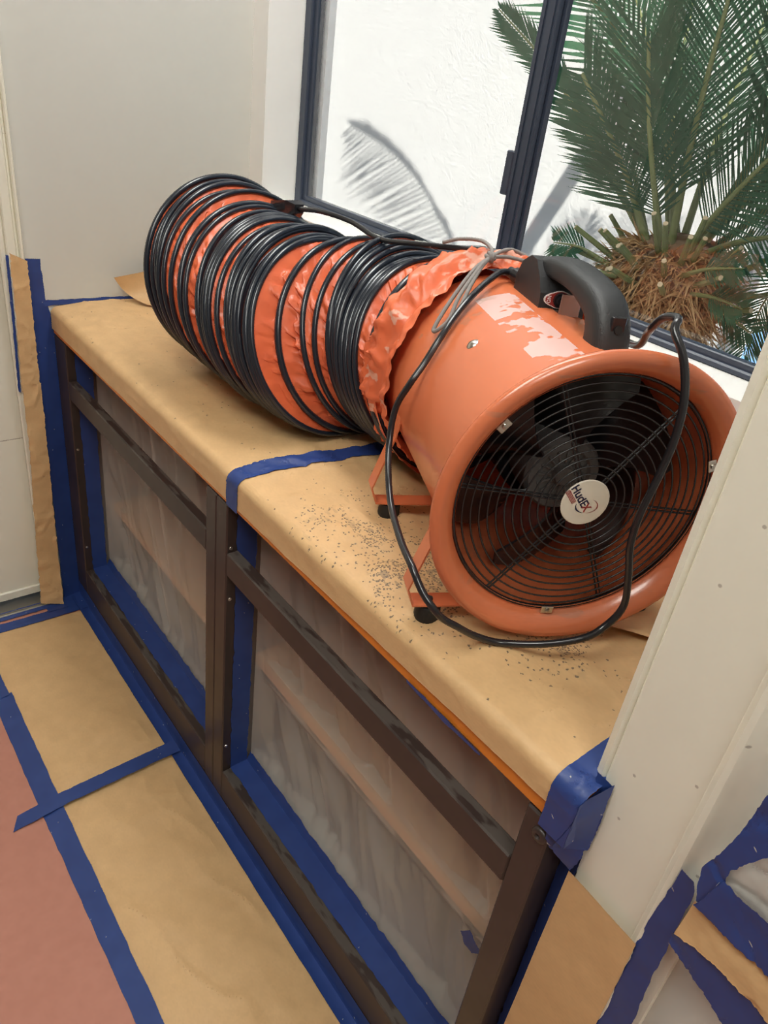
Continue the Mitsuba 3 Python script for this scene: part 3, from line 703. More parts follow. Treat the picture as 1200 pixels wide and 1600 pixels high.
# motor, hub, blades
add(F + '__motor', lathe([(-0.24, 1e-5), (-0.24, 0.060), (-0.235, 0.064), (-0.150, 0.064), (-0.145, 0.058), (-0.145, 1e-5)], 48, FR), 'm_black', smooth=30)
hub = add(F + '__hub', lathe([(-0.145, 0.050), (-0.092, 0.050), (-0.086, 0.046), (-0.086, 0.036), (-0.090, 0.033), (-0.090, 0.014), (-0.082, 0.012), (-0.082, 1e-5)], 48, FR), 'm_motor', smooth=30)
labels[hub] = {'label': 'grey ribbed hub'}
for q in range(16):
    ang = q * 2 * math.pi / 16
    d = math.cos(ang) * UX + math.sin(ang) * WZ; e = np.cross(AX, d)
    add(F + '__hub__rib', tube(np.array([C0 - 0.089 * AX + d * 0.016, C0 - 0.089 * AX + d * 0.034]), 0.0016, 6), 'm_motor')
for q in range(6):
    ang0 = math.radians(20 + 60 * q)
    nr, nc = 14, 12
    V = np.zeros((nr, nc, 3))
    for i, r in enumerate(np.linspace(0.047, 0.148, nr)):
        f = (r - 0.047) / 0.101
        half = math.radians(21 + 7 * math.sin(f * 2.2)) * (1 - 0.25 * max(0, f - 0.85) / 0.15)
        sweep = math.radians(16) * f ** 1.4
        pitch = 0.040 - 0.010 * f
        for j, c_ in enumerate(np.linspace(-1, 1, nc)):
            an = ang0 + sweep + half * c_
            V[i, j] = L(-0.118 + pitch * c_ + 0.006 * (1 - c_ * c_), r * math.cos(an), r * math.sin(an))
    add(F + '__blade', solid_sheet(V, 0.003), 'm_black', smooth=40)
for q in range(3):
    ang = math.radians(90 + 120 * q)
    d = math.cos(ang) * UX + math.sin(ang) * WZ
    add(F + '__motor_strut', tube(np.array([C0 - 0.20 * AX + d * 0.06, C0 - 0.20 * AX + d * 0.157]), 0.006, 8), 'm_black', smooth=40)

# handle with switch box
HU = -0.027


def boxL(a0, a1, u0, u1, z0_, z1_, c=0.003):
    m_ = box(a0, a1, u0, u1, z0_, z1_, c); v = m_.vertices
    return tm(C0 + v[:, :1] * AX + v[:, 1:2] * UX + v[:, 2:] * WZ, m_.faces[:, ::-1])


def loft(path, size, p=4.0, n=28):
    """path: (a, z) centre line in the handle's plane, size: (half width across, half thickness along normal)."""
    path, size = np.asarray(path, float), np.asarray(size, float)
    k_ = len(path)
    t_ = np.gradient(path, axis=0); t_ /= np.linalg.norm(t_, axis=1, keepdims=True)
    nrm = np.stack([-t_[:, 1], t_[:, 0]], 1)
    th_ = np.arange(n) * 2 * np.pi / n
    cu = np.sign(np.cos(th_)) * np.abs(np.cos(th_)) ** (2 / p); su = np.sign(np.sin(th_)) * np.abs(np.sin(th_)) ** (2 / p)
    V = np.zeros((k_, n, 3))
    for i in range(k_):
        az = path[i] + nrm[i] * (su * size[i, 1])[:, None]
        V[i] = C0 + az[:, :1] * AX + (HU + cu * size[i, 0])[:, None] * UX + az[:, 1:] * WZ
    V = V.reshape(-1, 3)
    f_ = grid_faces(k_, n, True)
    f_ = np.vstack([f_[:, [0, 1, 2]], f_[:, [0, 2, 3]]])
    j = np.arange(n); j2 = (j + 1) % n
    V = np.vstack([V, V[:n].mean(0), V[-n:].mean(0)])
    f_ = np.vstack([f_, np.stack([j2, j, 0 * j + k_ * n], 1), np.stack([(k_ - 1) * n + j, (k_ - 1) * n + j2, 0 * j + k_ * n + 1], 1)])
    return tm(V, f_)


H = F + '__handle'
pth = catmull(np.array([(-0.316, 0.172, 0), (-0.312, 0.192, 0), (-0.292, 0.2035, 0), (-0.255, 0.2085, 0), (-0.215, 0.2085, 0), (-0.175, 0.2035, 0), (-0.145, 0.194, 0), (-0.128, 0.178, 0), (-0.122, 0.160, 0), (-0.121, 0.150, 0)]), 0.006)
sz = np.interp(np.linspace(0, 1, len(pth)), [0, 0.12, 0.25, 0.55, 0.75, 1], [0.032, 0.031, 0.025, 0.0235, 0.0235, 0.0245])
sn = np.interp(np.linspace(0, 1, len(pth)), [0, 0.12, 0.25, 0.55, 0.75, 1], [0.012, 0.014, 0.0155, 0.0160, 0.020, 0.0265])
add(H, loft(pth[:, :2], np.stack([sz, sn], 1), 3.0), 'm_handle', smooth=40)
# switch box: hollow-faced wedge below the rear end of the grip
pv = [(-0.352, 0.148), (-0.352, 0.178), (-0.338, 0.200), (-0.312, 0.2135), (-0.292, 0.2125), (-0.272, 0.195), (-0.258, 0.178), (-0.254, 0.148)]
bx_ = trimesh.creation.extrude_polygon(Polygon(pv), 0.066, engine='earcut')
v = bx_.vertices
add(H + '__switch_box', tm(C0 + v[:, :1] * AX + (0.007 - v[:, 2:3]) * UX + v[:, 1:2] * WZ, bx_.faces), 'm_handle')
add(H + '__gland', cat_([tube(np.array([L(-0.350, -0.008, 0.170), L(-0.372, 0.000, 0.172)]), 0.0105, 14), tube(np.array([L(-0.370, -0.001, 0.172), L(-0.384, 0.004, 0.172)]), 0.0080, 14)]), 'm_black', smooth=40)


def face_plate(poly, a, th_, holes=()):
    pg = Polygon(poly, holes)
    m_ = trimesh.creation.extrude_polygon(pg, th_, engine='earcut'); v_ = m_.vertices
    return tm(C0 + (a + v_[:, 2:3]) * AX + v_[:, :1] * UX + v_[:, 1:2] * WZ, m_.faces[:, ::-1])


cc = np.array([-0.020, 0.1715])
tt = np.linspace(0, 2 * np.pi, 48, endpoint=False)


def shield(s):
    out = []
    for t_ in tt:
        r_ = 0.0135 * s + (0.0075 * s) * (abs(math.cos(t_)) ** 6)
        out.append((cc[0] + r_ * math.cos(t_), cc[1] + 0.85 * r_ * math.sin(t_) * 0.95))
    return out


sg = add(H + '__switch_label', face_plate(shield(1.08), -0.2545, 0.0009), 'm_white_print')
labels[sg] = {'label': 'white outlined switch label with red field marked ON'}
add(H + '__switch_label__red_field', face_plate(shield(0.97), -0.2540, 0.0009), 'm_red')


def text_face(txt, h, u0, zc, a, mat, key, rot=0.0):
    m_ = meshkit.text_mesh(txt, h, 0.0004, bold=True)
    v_ = m_.vertices - [m_.bounds[:, 0].mean(), m_.bounds[:, 1].mean(), 0]
    c_, s_ = math.cos(rot), math.sin(rot)
    v_ = np.c_[v_[:, 0] * c_ - v_[:, 1] * s_, v_[:, 0] * s_ + v_[:, 1] * c_, v_[:, 2]]
    return add(key, tm(C0 + (a + v_[:, 2:3]) * AX + (u0 - v_[:, :1]) * UX + (zc + v_[:, 1:2]) * WZ, m_.faces), mat)


text_face('ON', 0.0050, -0.0045, 0.1715, -0.2530, 'm_white_print', H + '__switch_label__lettering', math.radians(90))
add(H + '__switch', cat_([tube(np.array([L(-0.255, cc[0], cc[1]), L(-0.249, cc[0], cc[1])]), 0.0095, 24), tube(np.array([L(-0.250, cc[0], cc[1]), L(-0.244, cc[0], cc[1])]), 0.0065, 24)]), 'm_black', smooth=40)
gp = add(F + '__guard_plate', [boxL(-0.2335, -0.2320, -0.041, -0.012, 0.1575, 0.1845, 0.0005), boxL(-0.255, -0.2320, -0.041, -0.012, 0.1560, 0.1585, 0.0005)], 'm_plate')
labels[gp] = {'label': 'bent metal plate beside the switch'}
# recess with screw in the front leg of the handle
add(H + '__screw_recess', boxL(-0.1090, -0.1030, -0.036, -0.018, 0.177, 0.196, 0.001), 'm_black')
add(H + '__screw', tube(np.array([L(-0.104, HU, 0.181), L(-0.1005, HU, 0.182)]), 0.0050, 14), 'm_rubber', smooth=40)
# rivet
ra = math.atan2(0.120, 0.105)
rd = math.cos(ra) * UX + math.sin(ra) * WZ
add(F + '__rivet', lathe([(0.0035, 1e-5), (0.003, 0.004), (0.001, 0.0075), (0.0, 0.0085)], 20, (L(-0.209, 0, 0) + rd * 0.1595, rd, AX, np.cross(rd, AX))), 'm_steel', smooth=50)
# orange striped sticker on the far side of the tube
sv = []
for a_ in np.linspace(-0.235, -0.165, 8):
    for an in np.radians(np.linspace(113, 128, 8)):
        sv.append(L(a_, 0.1604 * math.cos(an), 0.1604 * math.sin(an)))
st_ = add(F + '__sticker', tm(sv, grid_faces(8, 8)), 'm_white_print')

# legs: bent straps, pads
for a_ in (-0.068, -0.322):
    w2 = 0.0135
    pts_ = [(0.1555, -0.030), (0.1600, -0.062), (0.1860, -0.150), (0.1760, -0.1775), (0.150, -0.1785), (-0.150, -0.1785), (-0.1760, -0.1775), (-0.1860, -0.150), (-0.1600, -0.062), (-0.1555, -0.030)]
    P_ = np.array([[L(a_ - w2, u_, z_), L(a_ + w2, u_, z_)] for u_, z_ in pts_])
    Pd = []
    for i in range(len(P_) - 1):
        for s_ in np.linspace(0, 1, 6, endpoint=False):
            Pd.append(P_[i] * (1 - s_) + P_[i + 1] * s_)
    Pd.append(P_[-1])
    lg = add(F + '__leg_bracket', solid_sheet(np.array(Pd), 0.0024), 'm_orange', smooth=30)
    for u_ in (0.150, -0.150):
        o_ = L(a_, u_, -0.181)
        zb = -(o_[2] - 0.8795)
        add(lg + '__rubber_foot', lathe([(0.0, 1e-5), (0.0, 0.0155), (-0.002, 0.0165), (zb * 0.8, 0.0175), (zb, 0.016), (zb, 1e-5)], 24, (o_, WZ, AX, UX)), 'm_rubber', smooth=40)
        add(lg + '__bolt', lathe([(0.006, 1e-5), (0.006, 0.0045), (0.0, 0.0045)], 6, (L(a_, u_, -0.1785), WZ, AX, UX)), 'm_rubber')

# ------------------------------------------------------------------ power cord
cord = [L(-0.380, 0.003, 0.172), L(-0.372, 0.022, 0.174), L(-0.345, 0.050, 0.166), L(-0.312, 0.082, 0.151), L(-0.287, 0.108, 0.131), L(-0.262, 0.132, 0.107), L(-0.250, 0.152, 0.075), L(-0.240, 0.170, 0.050), L(-0.247, 0.183, 0.010),
        L(-0.225, 0.190, -0.040), L(-0.165, 0.195, -0.082), L(-0.085, 0.197, -0.093), L(-0.030, 0.193, -0.098), L(-0.008, 0.184, -0.116), L(0.006, 0.172, -0.130), L(0.006, 0.157, -0.147), L(0.006, 0.137, -0.160), L(0.000, 0.108, -0.181), L(0.000, 0.072, -0.194), L(0.020, 0.024, -0.181), L(0.030, -0.020, -0.165), L(0.026, -0.048, -0.151),
        L(0.026, -0.064, -0.120),
        L(0.026, -0.057, -0.076), L(0.026, -0.045, -0.030), L(0.028, -0.042, 0.015), L(0.028, -0.049, 0.065), L(0.028, -0.052, 0.112), L(0.024, -0.049, 0.155), L(0.010, -0.042, 0.192), L(-0.010, -0.036, 0.213), L(-0.022, -0.044, 0.222), L(-0.048, -0.045, 0.215), L(-0.075, -0.052, 0.196), L(-0.100, -0.064, 0.182), L(-0.15, -0.085, 0.150), L(-0.25, -0.10, 0.138), L(-0.36, -0.095, 0.146),
        L(-0.44, -0.06, 0.172), (-0.860, 0.905, 1.262), (-0.905, 0.880, 1.255), (-0.982, 0.858, 1.244), (-1.068, 0.852, 1.232), (-1.150, 0.850, 1.242), (-1.225, 0.835, 1.2440), (-1.300, 0.835, 1.233)]
cp = catmull(np.array([np.asarray(q, float) for q in cord]), 0.006)
# keep the cord outside the fan's tube
loc = cp - C0
aa = loc @ AX
for i in range(len(cp)):
    if -0.42 < aa[i] < -0.03:
        q = loc[i] - aa[i] * AX; rr = np.linalg.norm(q)
        if rr < 0.1665:
            cp[i] = C0 + aa[i] * AX + q / rr * 0.1665
cd = add(F + '__power_cord', tube(cp, 0.0046, 10), 'm_black', smooth=True)
labels[cd] = {'label': 'black power cord looping in front of the grille'}
e0 = np.array([-1.300, 0.835, 1.233]); ed = np.array([-0.075, 0.0, -0.016])
pm = trimesh.convex.convex_hull(np.array([e0 + s * ed + np.array([0, yy * (0.018 if s > 0.25 else 0.010), zz * (0.0165 if s > 0.25 else 0.008)]) for s in (0, 0.3, 1.0) for yy in (-1, 1) for zz in (-1, 1)]))
add(F + '__power_cord__plug', pm, 'm_black')
for yy in (-0.006, 0.006):
    add(F + '__power_cord__prong', tube(np.array([e0 + ed + [0, yy, 0.004], e0 + ed * 1.28 + [0, yy, 0.004]]), 0.0022, 6), 'm_steel')

# ------------------------------------------------------------------ the hose
Dn = 'ventilation_hose'
tag(Dn, 'orange fabric ventilation hose with black wire hoops lying along the worktop', 'hose')
KN = np.array([  # x, y, yaw, lean, r
    (-0.850, 0.899, -0.10, 0.31, 0.173), (-0.945, 0.898, -0.02, 0.36, 0.173), (-1.032, 0.896, 0.13, 0.31, 0.174), (-1.068, 0.872, 0.09, 0.41, 0.174), (-1.080, 0.836, 0.09, 0.38, 0.173), (-1.092, 0.790, 0.10, 0.34, 0.171),
    (-1.170, 0.772, 0.11, 0.30, 0.172), (-1.265, 0.770, 0.10, 0.28, 0.174), (-1.370, 0.775, 0.09, 0.25, 0.178), (-1.475, 0.783, 0.09, 0.20, 0.184)])


def knot(x):
    o_ = np.argsort(-KN[:, 0]); k_ = KN[o_]
    return np.array([x] + [np.interp(-x, -k_[:, 0], k_[:, j]) for j in range(1, 5)])


HX = [-0.851, -0.869, -0.879, -0.889, -0.921, -0.931, -0.940, -0.948, -0.958, -0.968, -0.979, -0.990, -1.001, -1.012, -1.022, -1.031, -1.047, -1.068, -1.080,
      -1.092, -1.101, -1.110, -1.119, -1.128, -1.137, -1.146, -1.155, -1.164, -1.188, -1.214, -1.223, -1.232, -1.241, -1.250, -1.260, -1.302, -1.317, -1.362, -1.402, -1.430, -1.444, -1.458, -1.476]
r_h = np.random.default_rng(4)
hoops = []
for i, x in enumerate(HX):
    k_ = knot(x)
    yaw, lean, r = k_[2] + r_h.normal(0, 0.022), k_[3] + r_h.normal(0, 0.028), k_[4] * (1 + r_h.normal(0, 0.010))
    a_ = np.array([math.cos(yaw) * math.cos(lean), math.sin(yaw) * math.cos(lean), math.sin(lean)])
    u_ = np.cross(a_, [0, 0, 1.0]); u_ /= np.linalg.norm(u_); v_ = np.cross(u_, a_)
    ph = r_h.uniform(0, 6.28); ov = r_h.normal(0, 0.010)
    NT = 216
    tt_ = np.arange(NT) * 2 * np.pi / NT
    rr = r * (1 + ov * np.cos(2 * (tt_ - ph)))
    pts_ = rr[:, None] * (np.cos(tt_)[:, None] * u_ + np.sin(tt_)[:, None] * v_)
    zc = 0.8905 - pts_[:, 2].min() + 0.0005
    hoops.append(np.array([k_[0], k_[1], zc]) + pts_)
hoops = np.array(hoops)
for i in range(1, len(HX)):   # the first hoop is sewn into the collar
    add(Dn + '__hoop', tube(hoops[i], 0.0049 if i % 3 else 0.0058, 8, closed=True), 'm_hoop', smooth=True)
# fabric between the hoops, slack and crumpled
rows = []
first = None
for i in range(len(HX) - 1):
    A_, B_ = hoops[i], hoops[i + 1]
    gap = np.linalg.norm(A_ - B_, axis=1)
    cA, cB = A_.mean(0), B_.mean(0)
    nn = int(np.clip(np.ceil(gap.max() / 0.005), 3, 12))
    for s in np.linspace(0, 1, nn, endpoint=False):
        P_ = A_ * (1 - s) + B_ * s
        c_ = cA * (1 - s) + cB * s
        d_ = P_ - c_; rr = np.linalg.norm(d_, axis=1, keepdims=True); d_ = d_ / rr
        w = math.sin(math.pi * s)
        ti = np.arange(NT) * 2 * np.pi / NT
        U = np.stack([np.cos(ti) * 3.6 + s * 0.7, np.sin(ti) * 3.6 - s * 0.5, np.full(NT, i * 1.7 + s * 0.9)], 1)
        cr = meshkit.fbm(U * 2.2, 3, 5) - 0.5
        rd_ = np.maximum(0, 1 - np.abs(meshkit.fbm(U * [2.2, 2.2, 1.2] + 7, 2, 9) - 0.5) * 7)
        deep = np.minimum(0.016, 0.25 * gap) * 0.9
        rows.append(c_ + d_ * (rr - 0.0035 - (w * (deep * 0.55 + 0.034 * cr * np.minimum(1, gap / 0.03) + 0.012 * rd_ * np.minimum(1, gap / 0.02)))[:, None]))
rows.append(hoops[-1] - (hoops[-1] - hoops[-1].mean(0)) * 0.02)
rows = np.array(rows)
add(Dn + '__fabric', tm(rows.reshape(-1, 3), grid_faces(len(rows), NT, True)), 'm_vinyl', smooth=35)
# gathered collar over the fan's rear end, tied with a cord
NC = 240
tc = np.arange(NC) * 2 * np.pi / NC
first = np.array([np.interp(tc, np.r_[np.arange(NT), NT] * 2 * np.pi / NT, np.r_[hoops[0][:, k_], hoops[0][0, k_]]) for k_ in range(3)]).T
rad = np.cos(tc)[:, None] * UX + np.sin(tc)[:, None] * WZ
first = first.mean(0) + (first - first.mean(0)) * 1.045
# the hoop's own parameter starts at its u_ axis, close to UX
gather = meshkit.fbm(np.stack([np.cos(tc) * 2.6, np.sin(tc) * 2.6, tc * 0 + 1.0], 1), 4, 12) - 0.5
fine = np.maximum(0, 1 - np.abs(meshkit.fbm(np.stack([np.cos(tc) * 4, np.sin(tc) * 4, tc * 0 + 3.0], 1), 2, 15) - 0.5) * 8)
edge = -0.362 + 0.036 * gather + 0.012 * np.sin(tc * 3 + 1) - 0.020 * np.maximum(0, np.sin(tc)) * 0
edge = edge - 0.030 * np.exp(-((tc - math.radians(80)) / 0.35) ** 2)
secs = []
for s in np.linspace(0, 1, 40):
    U = np.stack([np.cos(tc) * 2.9 + s * 0.6, np.sin(tc) * 2.9 + s * 0.4, tc * 0 + s * 2.4], 1)
    n1 = meshkit.fbm(U, 3, 33) - 0.5
    rdg = np.maximum(0, 1 - np.abs(meshkit.fbm(U * [1.2, 1.2, 1.2] + 5, 2, 35) - 0.5) * 7)
    a_ = edge + (-0.490 - edge) * s
    rd2 = np.maximum(0, 1 - np.abs(meshkit.fbm(U * [2.6, 2.6, 2.2] + 11, 2, 37) - 0.5) * 6)
    tie = math.exp(-((s - 0.28) / 0.10) ** 2)
    flare = max(0, (0.28 - s) / 0.28)
    r_ = 0.1612 + (0.006 + 0.026 * (n1 + .5) + 0.013 * rdg + 0.008 * rd2) * (1 - 0.75 * tie) * min(1.0, 0.30 + 1.1 * s) + flare * (0.001 + 0.006 * fine) + 0.006 * s
    ring_ = C0 + a_[:, None] * AX + r_[:, None] * rad
    if s > 0.55:
        f = min(1.0, (s - 0.55) / 0.40)
        ring_ = ring_ * (1 - f) + first * f
    secs.append(ring_)
secs = np.array(secs)
ck = add(Dn + '__collar', tm(secs.reshape(-1, 3), grid_faces(len(secs), NC, True)), 'm_collar', smooth=40)
labels[ck] = {'label': 'gathered orange fabric collar tied over the rear of the fan'}
# drawstring: round the collar, knot, tails
def cyl(a_, u_, z_, r_=0.178):
    q = math.hypot(u_, z_)
    return L(a_, u_ * r_ / q, z_ * r_ / q)


K0 = cyl(-0.400, 0.030, 0.173, 0.190)
tails = [[K0, cyl(-0.372, 0.058, 0.166, 0.187), cyl(-0.338, 0.090, 0.151, 0.180), cyl(-0.312, 0.122, 0.126, 0.172), cyl(-0.300, 0.137, 0.110, 0.168), cyl(-0.292, 0.131, 0.118, 0.167), cyl(-0.296, 0.117, 0.131, 0.168), cyl(-0.318, 0.095, 0.147, 0.178), cyl(-0.365, 0.055, 0.167, 0.188), K0],
         [K0, cyl(-0.370, 0.050, 0.167, 0.187), cyl(-0.330, 0.078, 0.155, 0.178), cyl(-0.302, 0.100, 0.143, 0.170), cyl(-0.288, 0.113, 0.133, 0.166)],
         [K0, cyl(-0.43, 0.020, 0.177, 0.194), cyl(-0.475, 0.022, 0.176, 0.196), cyl(-0.515, 0.042, 0.172, 0.192), cyl(-0.535, 0.062, 0.165, 0.187)],
         [K0, cyl(-0.425, 0.006, 0.176, 0.192), cyl(-0.455, -0.022, 0.175, 0.190), cyl(-0.44, -0.05, 0.168, 0.186), cyl(-0.40, -0.085, 0.15, 0.180)],
         [K0, cyl(-0.402, 0.004, 0.177, 0.189), cyl(-0.395, -0.03, 0.175, 0.186), cyl(-0.385, -0.07, 0.16, 0.180)]]
labels[Dn + '__drawstring'] = {'label': 'grey drawstring knotted on the collar'}
for t_ in tails:
    add(Dn + '__drawstring', tube(catmull(np.array(t_), 0.004), 0.0029, 8), 'm_rope', smooth=True)
kn = [tube(np.array([K0 + 0.006 * (math.cos(q) * AX + math.sin(q) * (UX * math.cos(s) + WZ * math.sin(s))) for q in np.linspace(0, 2 * np.pi, 20, endpoint=False)]), 0.0032, 8, closed=True) for s in (0.2, 1.2, 2.3)]
add(Dn + '__metal_clip', [tube(np.array([(-0.992, 0.868, 1.2440), (-0.948, 0.872, 1.2475)]), 0.0035, 8), tube(np.array([(-0.990, 0.860, 1.2440), (-0.946, 0.864, 1.2475)]), 0.0025, 8), box(-0.975, -0.962, 0.858, 0.873, 1.243, 1.250, 0.001)], 'm_steel')
add(Dn + '__drawstring__knot', kn, 'm_rope', smooth=True)


# ------------------------------------------------------------------ the sago palm outside
def frond(name, pts, n, Lmax, seed, side=None, fold=0.55, cut=False, lean=0.35, start=0.16, mat='m_leaf', stem_r=0.011, wid=0.0034):
    P_ = catmull(np.array(pts, float), 0.03)
    s = np.r_[0, np.cumsum(np.linalg.norm(np.diff(P_, axis=0), axis=1))]
    tot = s[-1]
    r_ = np.random.default_rng(seed)
    upv = np.array(side if side is not None else (0, -1.0, 0.35), float)
    V, Fc = [], []
    for i in range(n):
        f = start + (1 - start) * (i + 0.5) / n
        d = f * tot
        p = np.array([np.interp(d, s, P_[:, k_]) for k_ in range(3)])
        q = np.array([np.interp(min(d + 0.02, tot), s, P_[:, k_]) - np.interp(d - 0.02, s, P_[:, k_]) for k_ in range(3)])
        tv = q / (np.linalg.norm(q) + 1e-9)
        nv = upv - tv * (upv @ tv); nv /= np.linalg.norm(nv)
        bv = np.cross(tv, nv)
        g = min(1, (f - start) / 0.10 + 0.35) * (1 if cut else min(1, (1.04 - f) / 0.22))
        for sg_ in (-1, 1):
            ln = Lmax * g * (0.92 + 0.16 * r_.random())
            an = math.radians(58 - 22 * f + r_.normal(0, 2.5))
            d0 = math.cos(an) * tv + math.sin(an) * (sg_ * bv * math.cos(fold) + nv * math.sin(fold))
            d0 /= np.linalg.norm(d0)
            wv = np.cross(d0, nv); wv /= np.linalg.norm(wv) + 1e-9
            w0 = wid * (0.8 + 0.3 * r_.random())
            base = p + sg_ * bv * 0.004
            mid = base + d0 * ln * 0.55
            tip = base + d0 * ln + nv * (-0.06 * ln) + np.array([0, 0, -0.05 * ln * r_.random()])
            k0 = len(V)
            V += [base - wv * w0 * 0.6, base + wv * w0 * 0.6, mid - wv * w0, mid + wv * w0, tip]
            Fc += [[k0, k0 + 1, k0 + 3], [k0, k0 + 3, k0 + 2], [k0 + 2, k0 + 3, k0 + 4]]
    key = add(name, tm(V, Fc), mat, smooth=False)
    rs = np.interp(np.linspace(0, 1, len(P_)), [0, 0.3, 1], [stem_r, stem_r * 0.7, stem_r * (0.45 if cut else 0.15)])
    add(key + '__stem', tube(P_, rs, 8), 'm_stem', smooth=True)
    return key


PB = np.array([-1.19, 1.95, 1.17])
N_ = 'sago_palm'
tag(N_, 'sago palm with shaggy brown trunk outside the window', 'palm')
Y0 = 1.95
FL = [
    ([(-1.25, Y0 - .04, 1.17), (-1.45, Y0 - .06, 1.345), (-1.70, Y0 - .04, 1.525), (-1.975, Y0 - .02, 1.665)], 52, 0.115, 0.9, False),
    ([(-1.215, Y0 - .08, 1.17), (-1.30, Y0 - .14, 1.33), (-1.40, Y0 - .18, 1.46), (-1.47, Y0 - .18, 1.525)], 52, 0.17, 0.45, True),
    ([(-1.17, Y0 - .08, 1.17), (-1.20, Y0 - .16, 1.34), (-1.235, Y0 - .20, 1.48), (-1.265, Y0 - .22, 1.605)], 52, 0.23, 0.35, True),
    ([(-1.14, Y0 - .08, 1.17), (-1.125, Y0 - .14, 1.36), (-1.115, Y0 - .18, 1.54), (-1.11, Y0 - .20, 1.75), (-1.13, Y0 - .20, 2.05)], 74, 0.25, 0.35, False),
    ([(-1.12, Y0 - .04, 1.16), (-1.03, Y0 - .08, 1.30), (-0.93, Y0 - .10, 1.44), (-0.80, Y0 - .12, 1.58)], 52, 0.22, 0.35, False),
    ([(-1.10, Y0 - .02, 1.15), (-0.98, Y0 - .06, 1.22), (-0.84, Y0 - .08, 1.27), (-0.70, Y0 - .08, 1.30)], 44, 0.18, 0.4, False),
    ([(-1.22, Y0 + .05, 1.18), (-1.36, Y0 + .12, 1.42), (-1.46, Y0 + .20, 1.68), (-1.50, Y0 + .24, 1.98)], 60, 0.20, 0.3, False),
    ([(-1.24, Y0 + .06, 1.18), (-1.42, Y0 + .14, 1.46), (-1.60, Y0 + .18, 1.68), (-1.80, Y0 + .2, 1.90)], 64, 0.19, 0.4, False),
    ([(-1.20, Y0 + .07, 1.18), (-1.27, Y0 + .20, 1.45), (-1.30, Y0 + .30, 1.70), (-1.30, Y0 + .34, 2.0)], 70, 0.25, 0.3, False),
    ([(-1.14, Y0 + .06, 1.17), (-1.04, Y0 + .18, 1.42), (-0.96, Y0 + .26, 1.66), (-0.88, Y0 + .3, 1.95)], 70, 0.25, 0.3, False),
    ([(-1.11, Y0 + .05, 1.16), (-0.96, Y0 + .12, 1.36), (-0.80, Y0 + .16, 1.55), (-0.62, Y0 + .2, 1.72)], 60, 0.24, 0.3, False),
    ([(-1.21, 2.0, 1.18), (-1.42, 2.08, 1.45), (-1.68, 2.14, 1.64), (-1.96, 2.20, 1.80), (-2.10, 2.20, 1.92), (-2.25, 2.20, 2.03), (-2.42, 2.20, 2.12), (-2.67, 2.20, 2.20), (-3.0, 2.2, 2.26)], 60, 0.30, 0.75, False),
    ([(-1.10, Y0 + .0, 1.18), (-0.92, Y0 - .04, 1.55), (-0.72, Y0 - .04, 1.95), (-0.45, Y0 - .04, 2.3), (-0.10, Y0 - .04, 2.45)], 90, 0.28, 0.6, False),
    ([(-1.12, Y0 + .02, 1.18), (-0.98, Y0 + .0, 1.60), (-0.86, Y0, 2.0), (-0.66, Y0, 2.4), (-0.36, Y0, 2.6)], 90, 0.28, 0.6, False),
]
for i, (pts_, n_, L_, fo, cut) in enumerate(FL):
    frond(N_ + '__frond', pts_, n_, L_, 100 + i, fold=fo, cut=cut, wid=0.0060 if i >= len(FL) - 3 else 0.0036)
# trunk with fibres and cut stalks
TC = np.array([-1.15, Y0, 0.0])
add(N_ + '__trunk', lathe([(-0.3, 0.10), (0.70, 0.095), (0.86, 0.085), (0.93, 0.105), (1.00, 0.145), (1.07, 0.165), (1.14, 0.145), (1.19, 0.08), (1.20, 1e-4)], 40, (TC, WZ, np.array([1., 0, 0]), np.array([0, 1., 0]))), 'm_trunk', smooth=40)
r_ = np.random.default_rng(77)


def strip(p0, d, ln, w, droop, r):
    s = np.linspace(0, 1, 5)[:, None]
    sidev = np.cross(d, r.normal(0, 1, 3)); sidev /= np.linalg.norm(sidev)
    bend = r.normal(0, 0.25, 3)
    c = p0 + d * ln * s + bend * ln * s ** 2 * 0.5 + np.array([0, 0, -droop * ln]) * s ** 2
    wd = w * (1 - 0.85 * s)
    V = np.stack([c - sidev * wd, c + sidev * wd], 1).reshape(-1, 3)
    return tm(V, grid_faces(5, 2))


fib = []
for i in range(3200):
    an = r_.uniform(math.pi * 0.98, 2.02 * math.pi) if r_.random() < 0.85 else r_.uniform(0, 2 * math.pi)
    z = 0.80 + 0.37 * r_.random() ** 0.8
    rad_ = np.interp(z, [0.84, 0.93, 1.00, 1.07, 1.14, 1.17], [0.083, 0.103, 0.143, 0.163, 0.143, 0.11])
    o = np.array([math.cos(an), math.sin(an), 0])
    tang = np.array([-o[1], o[0], 0])
    d = o * r_.uniform(0.25, 0.8) + tang * r_.normal(0, 0.55) + np.array([0, 0, r_.uniform(-0.75, 0.75)])
    d /= np.linalg.norm(d)
    fib.append(strip(TC + o * rad_ * 0.97 + [0, 0, z], d, r_.uniform(0.03, 0.10), r_.uniform(0.0015, 0.0055), r_.uniform(0.1, 0.7), r_))
fk = add(N_ + '__fibre', fib, 'm_fibre', kind='stuff', label='shaggy brown fibre on the trunk')
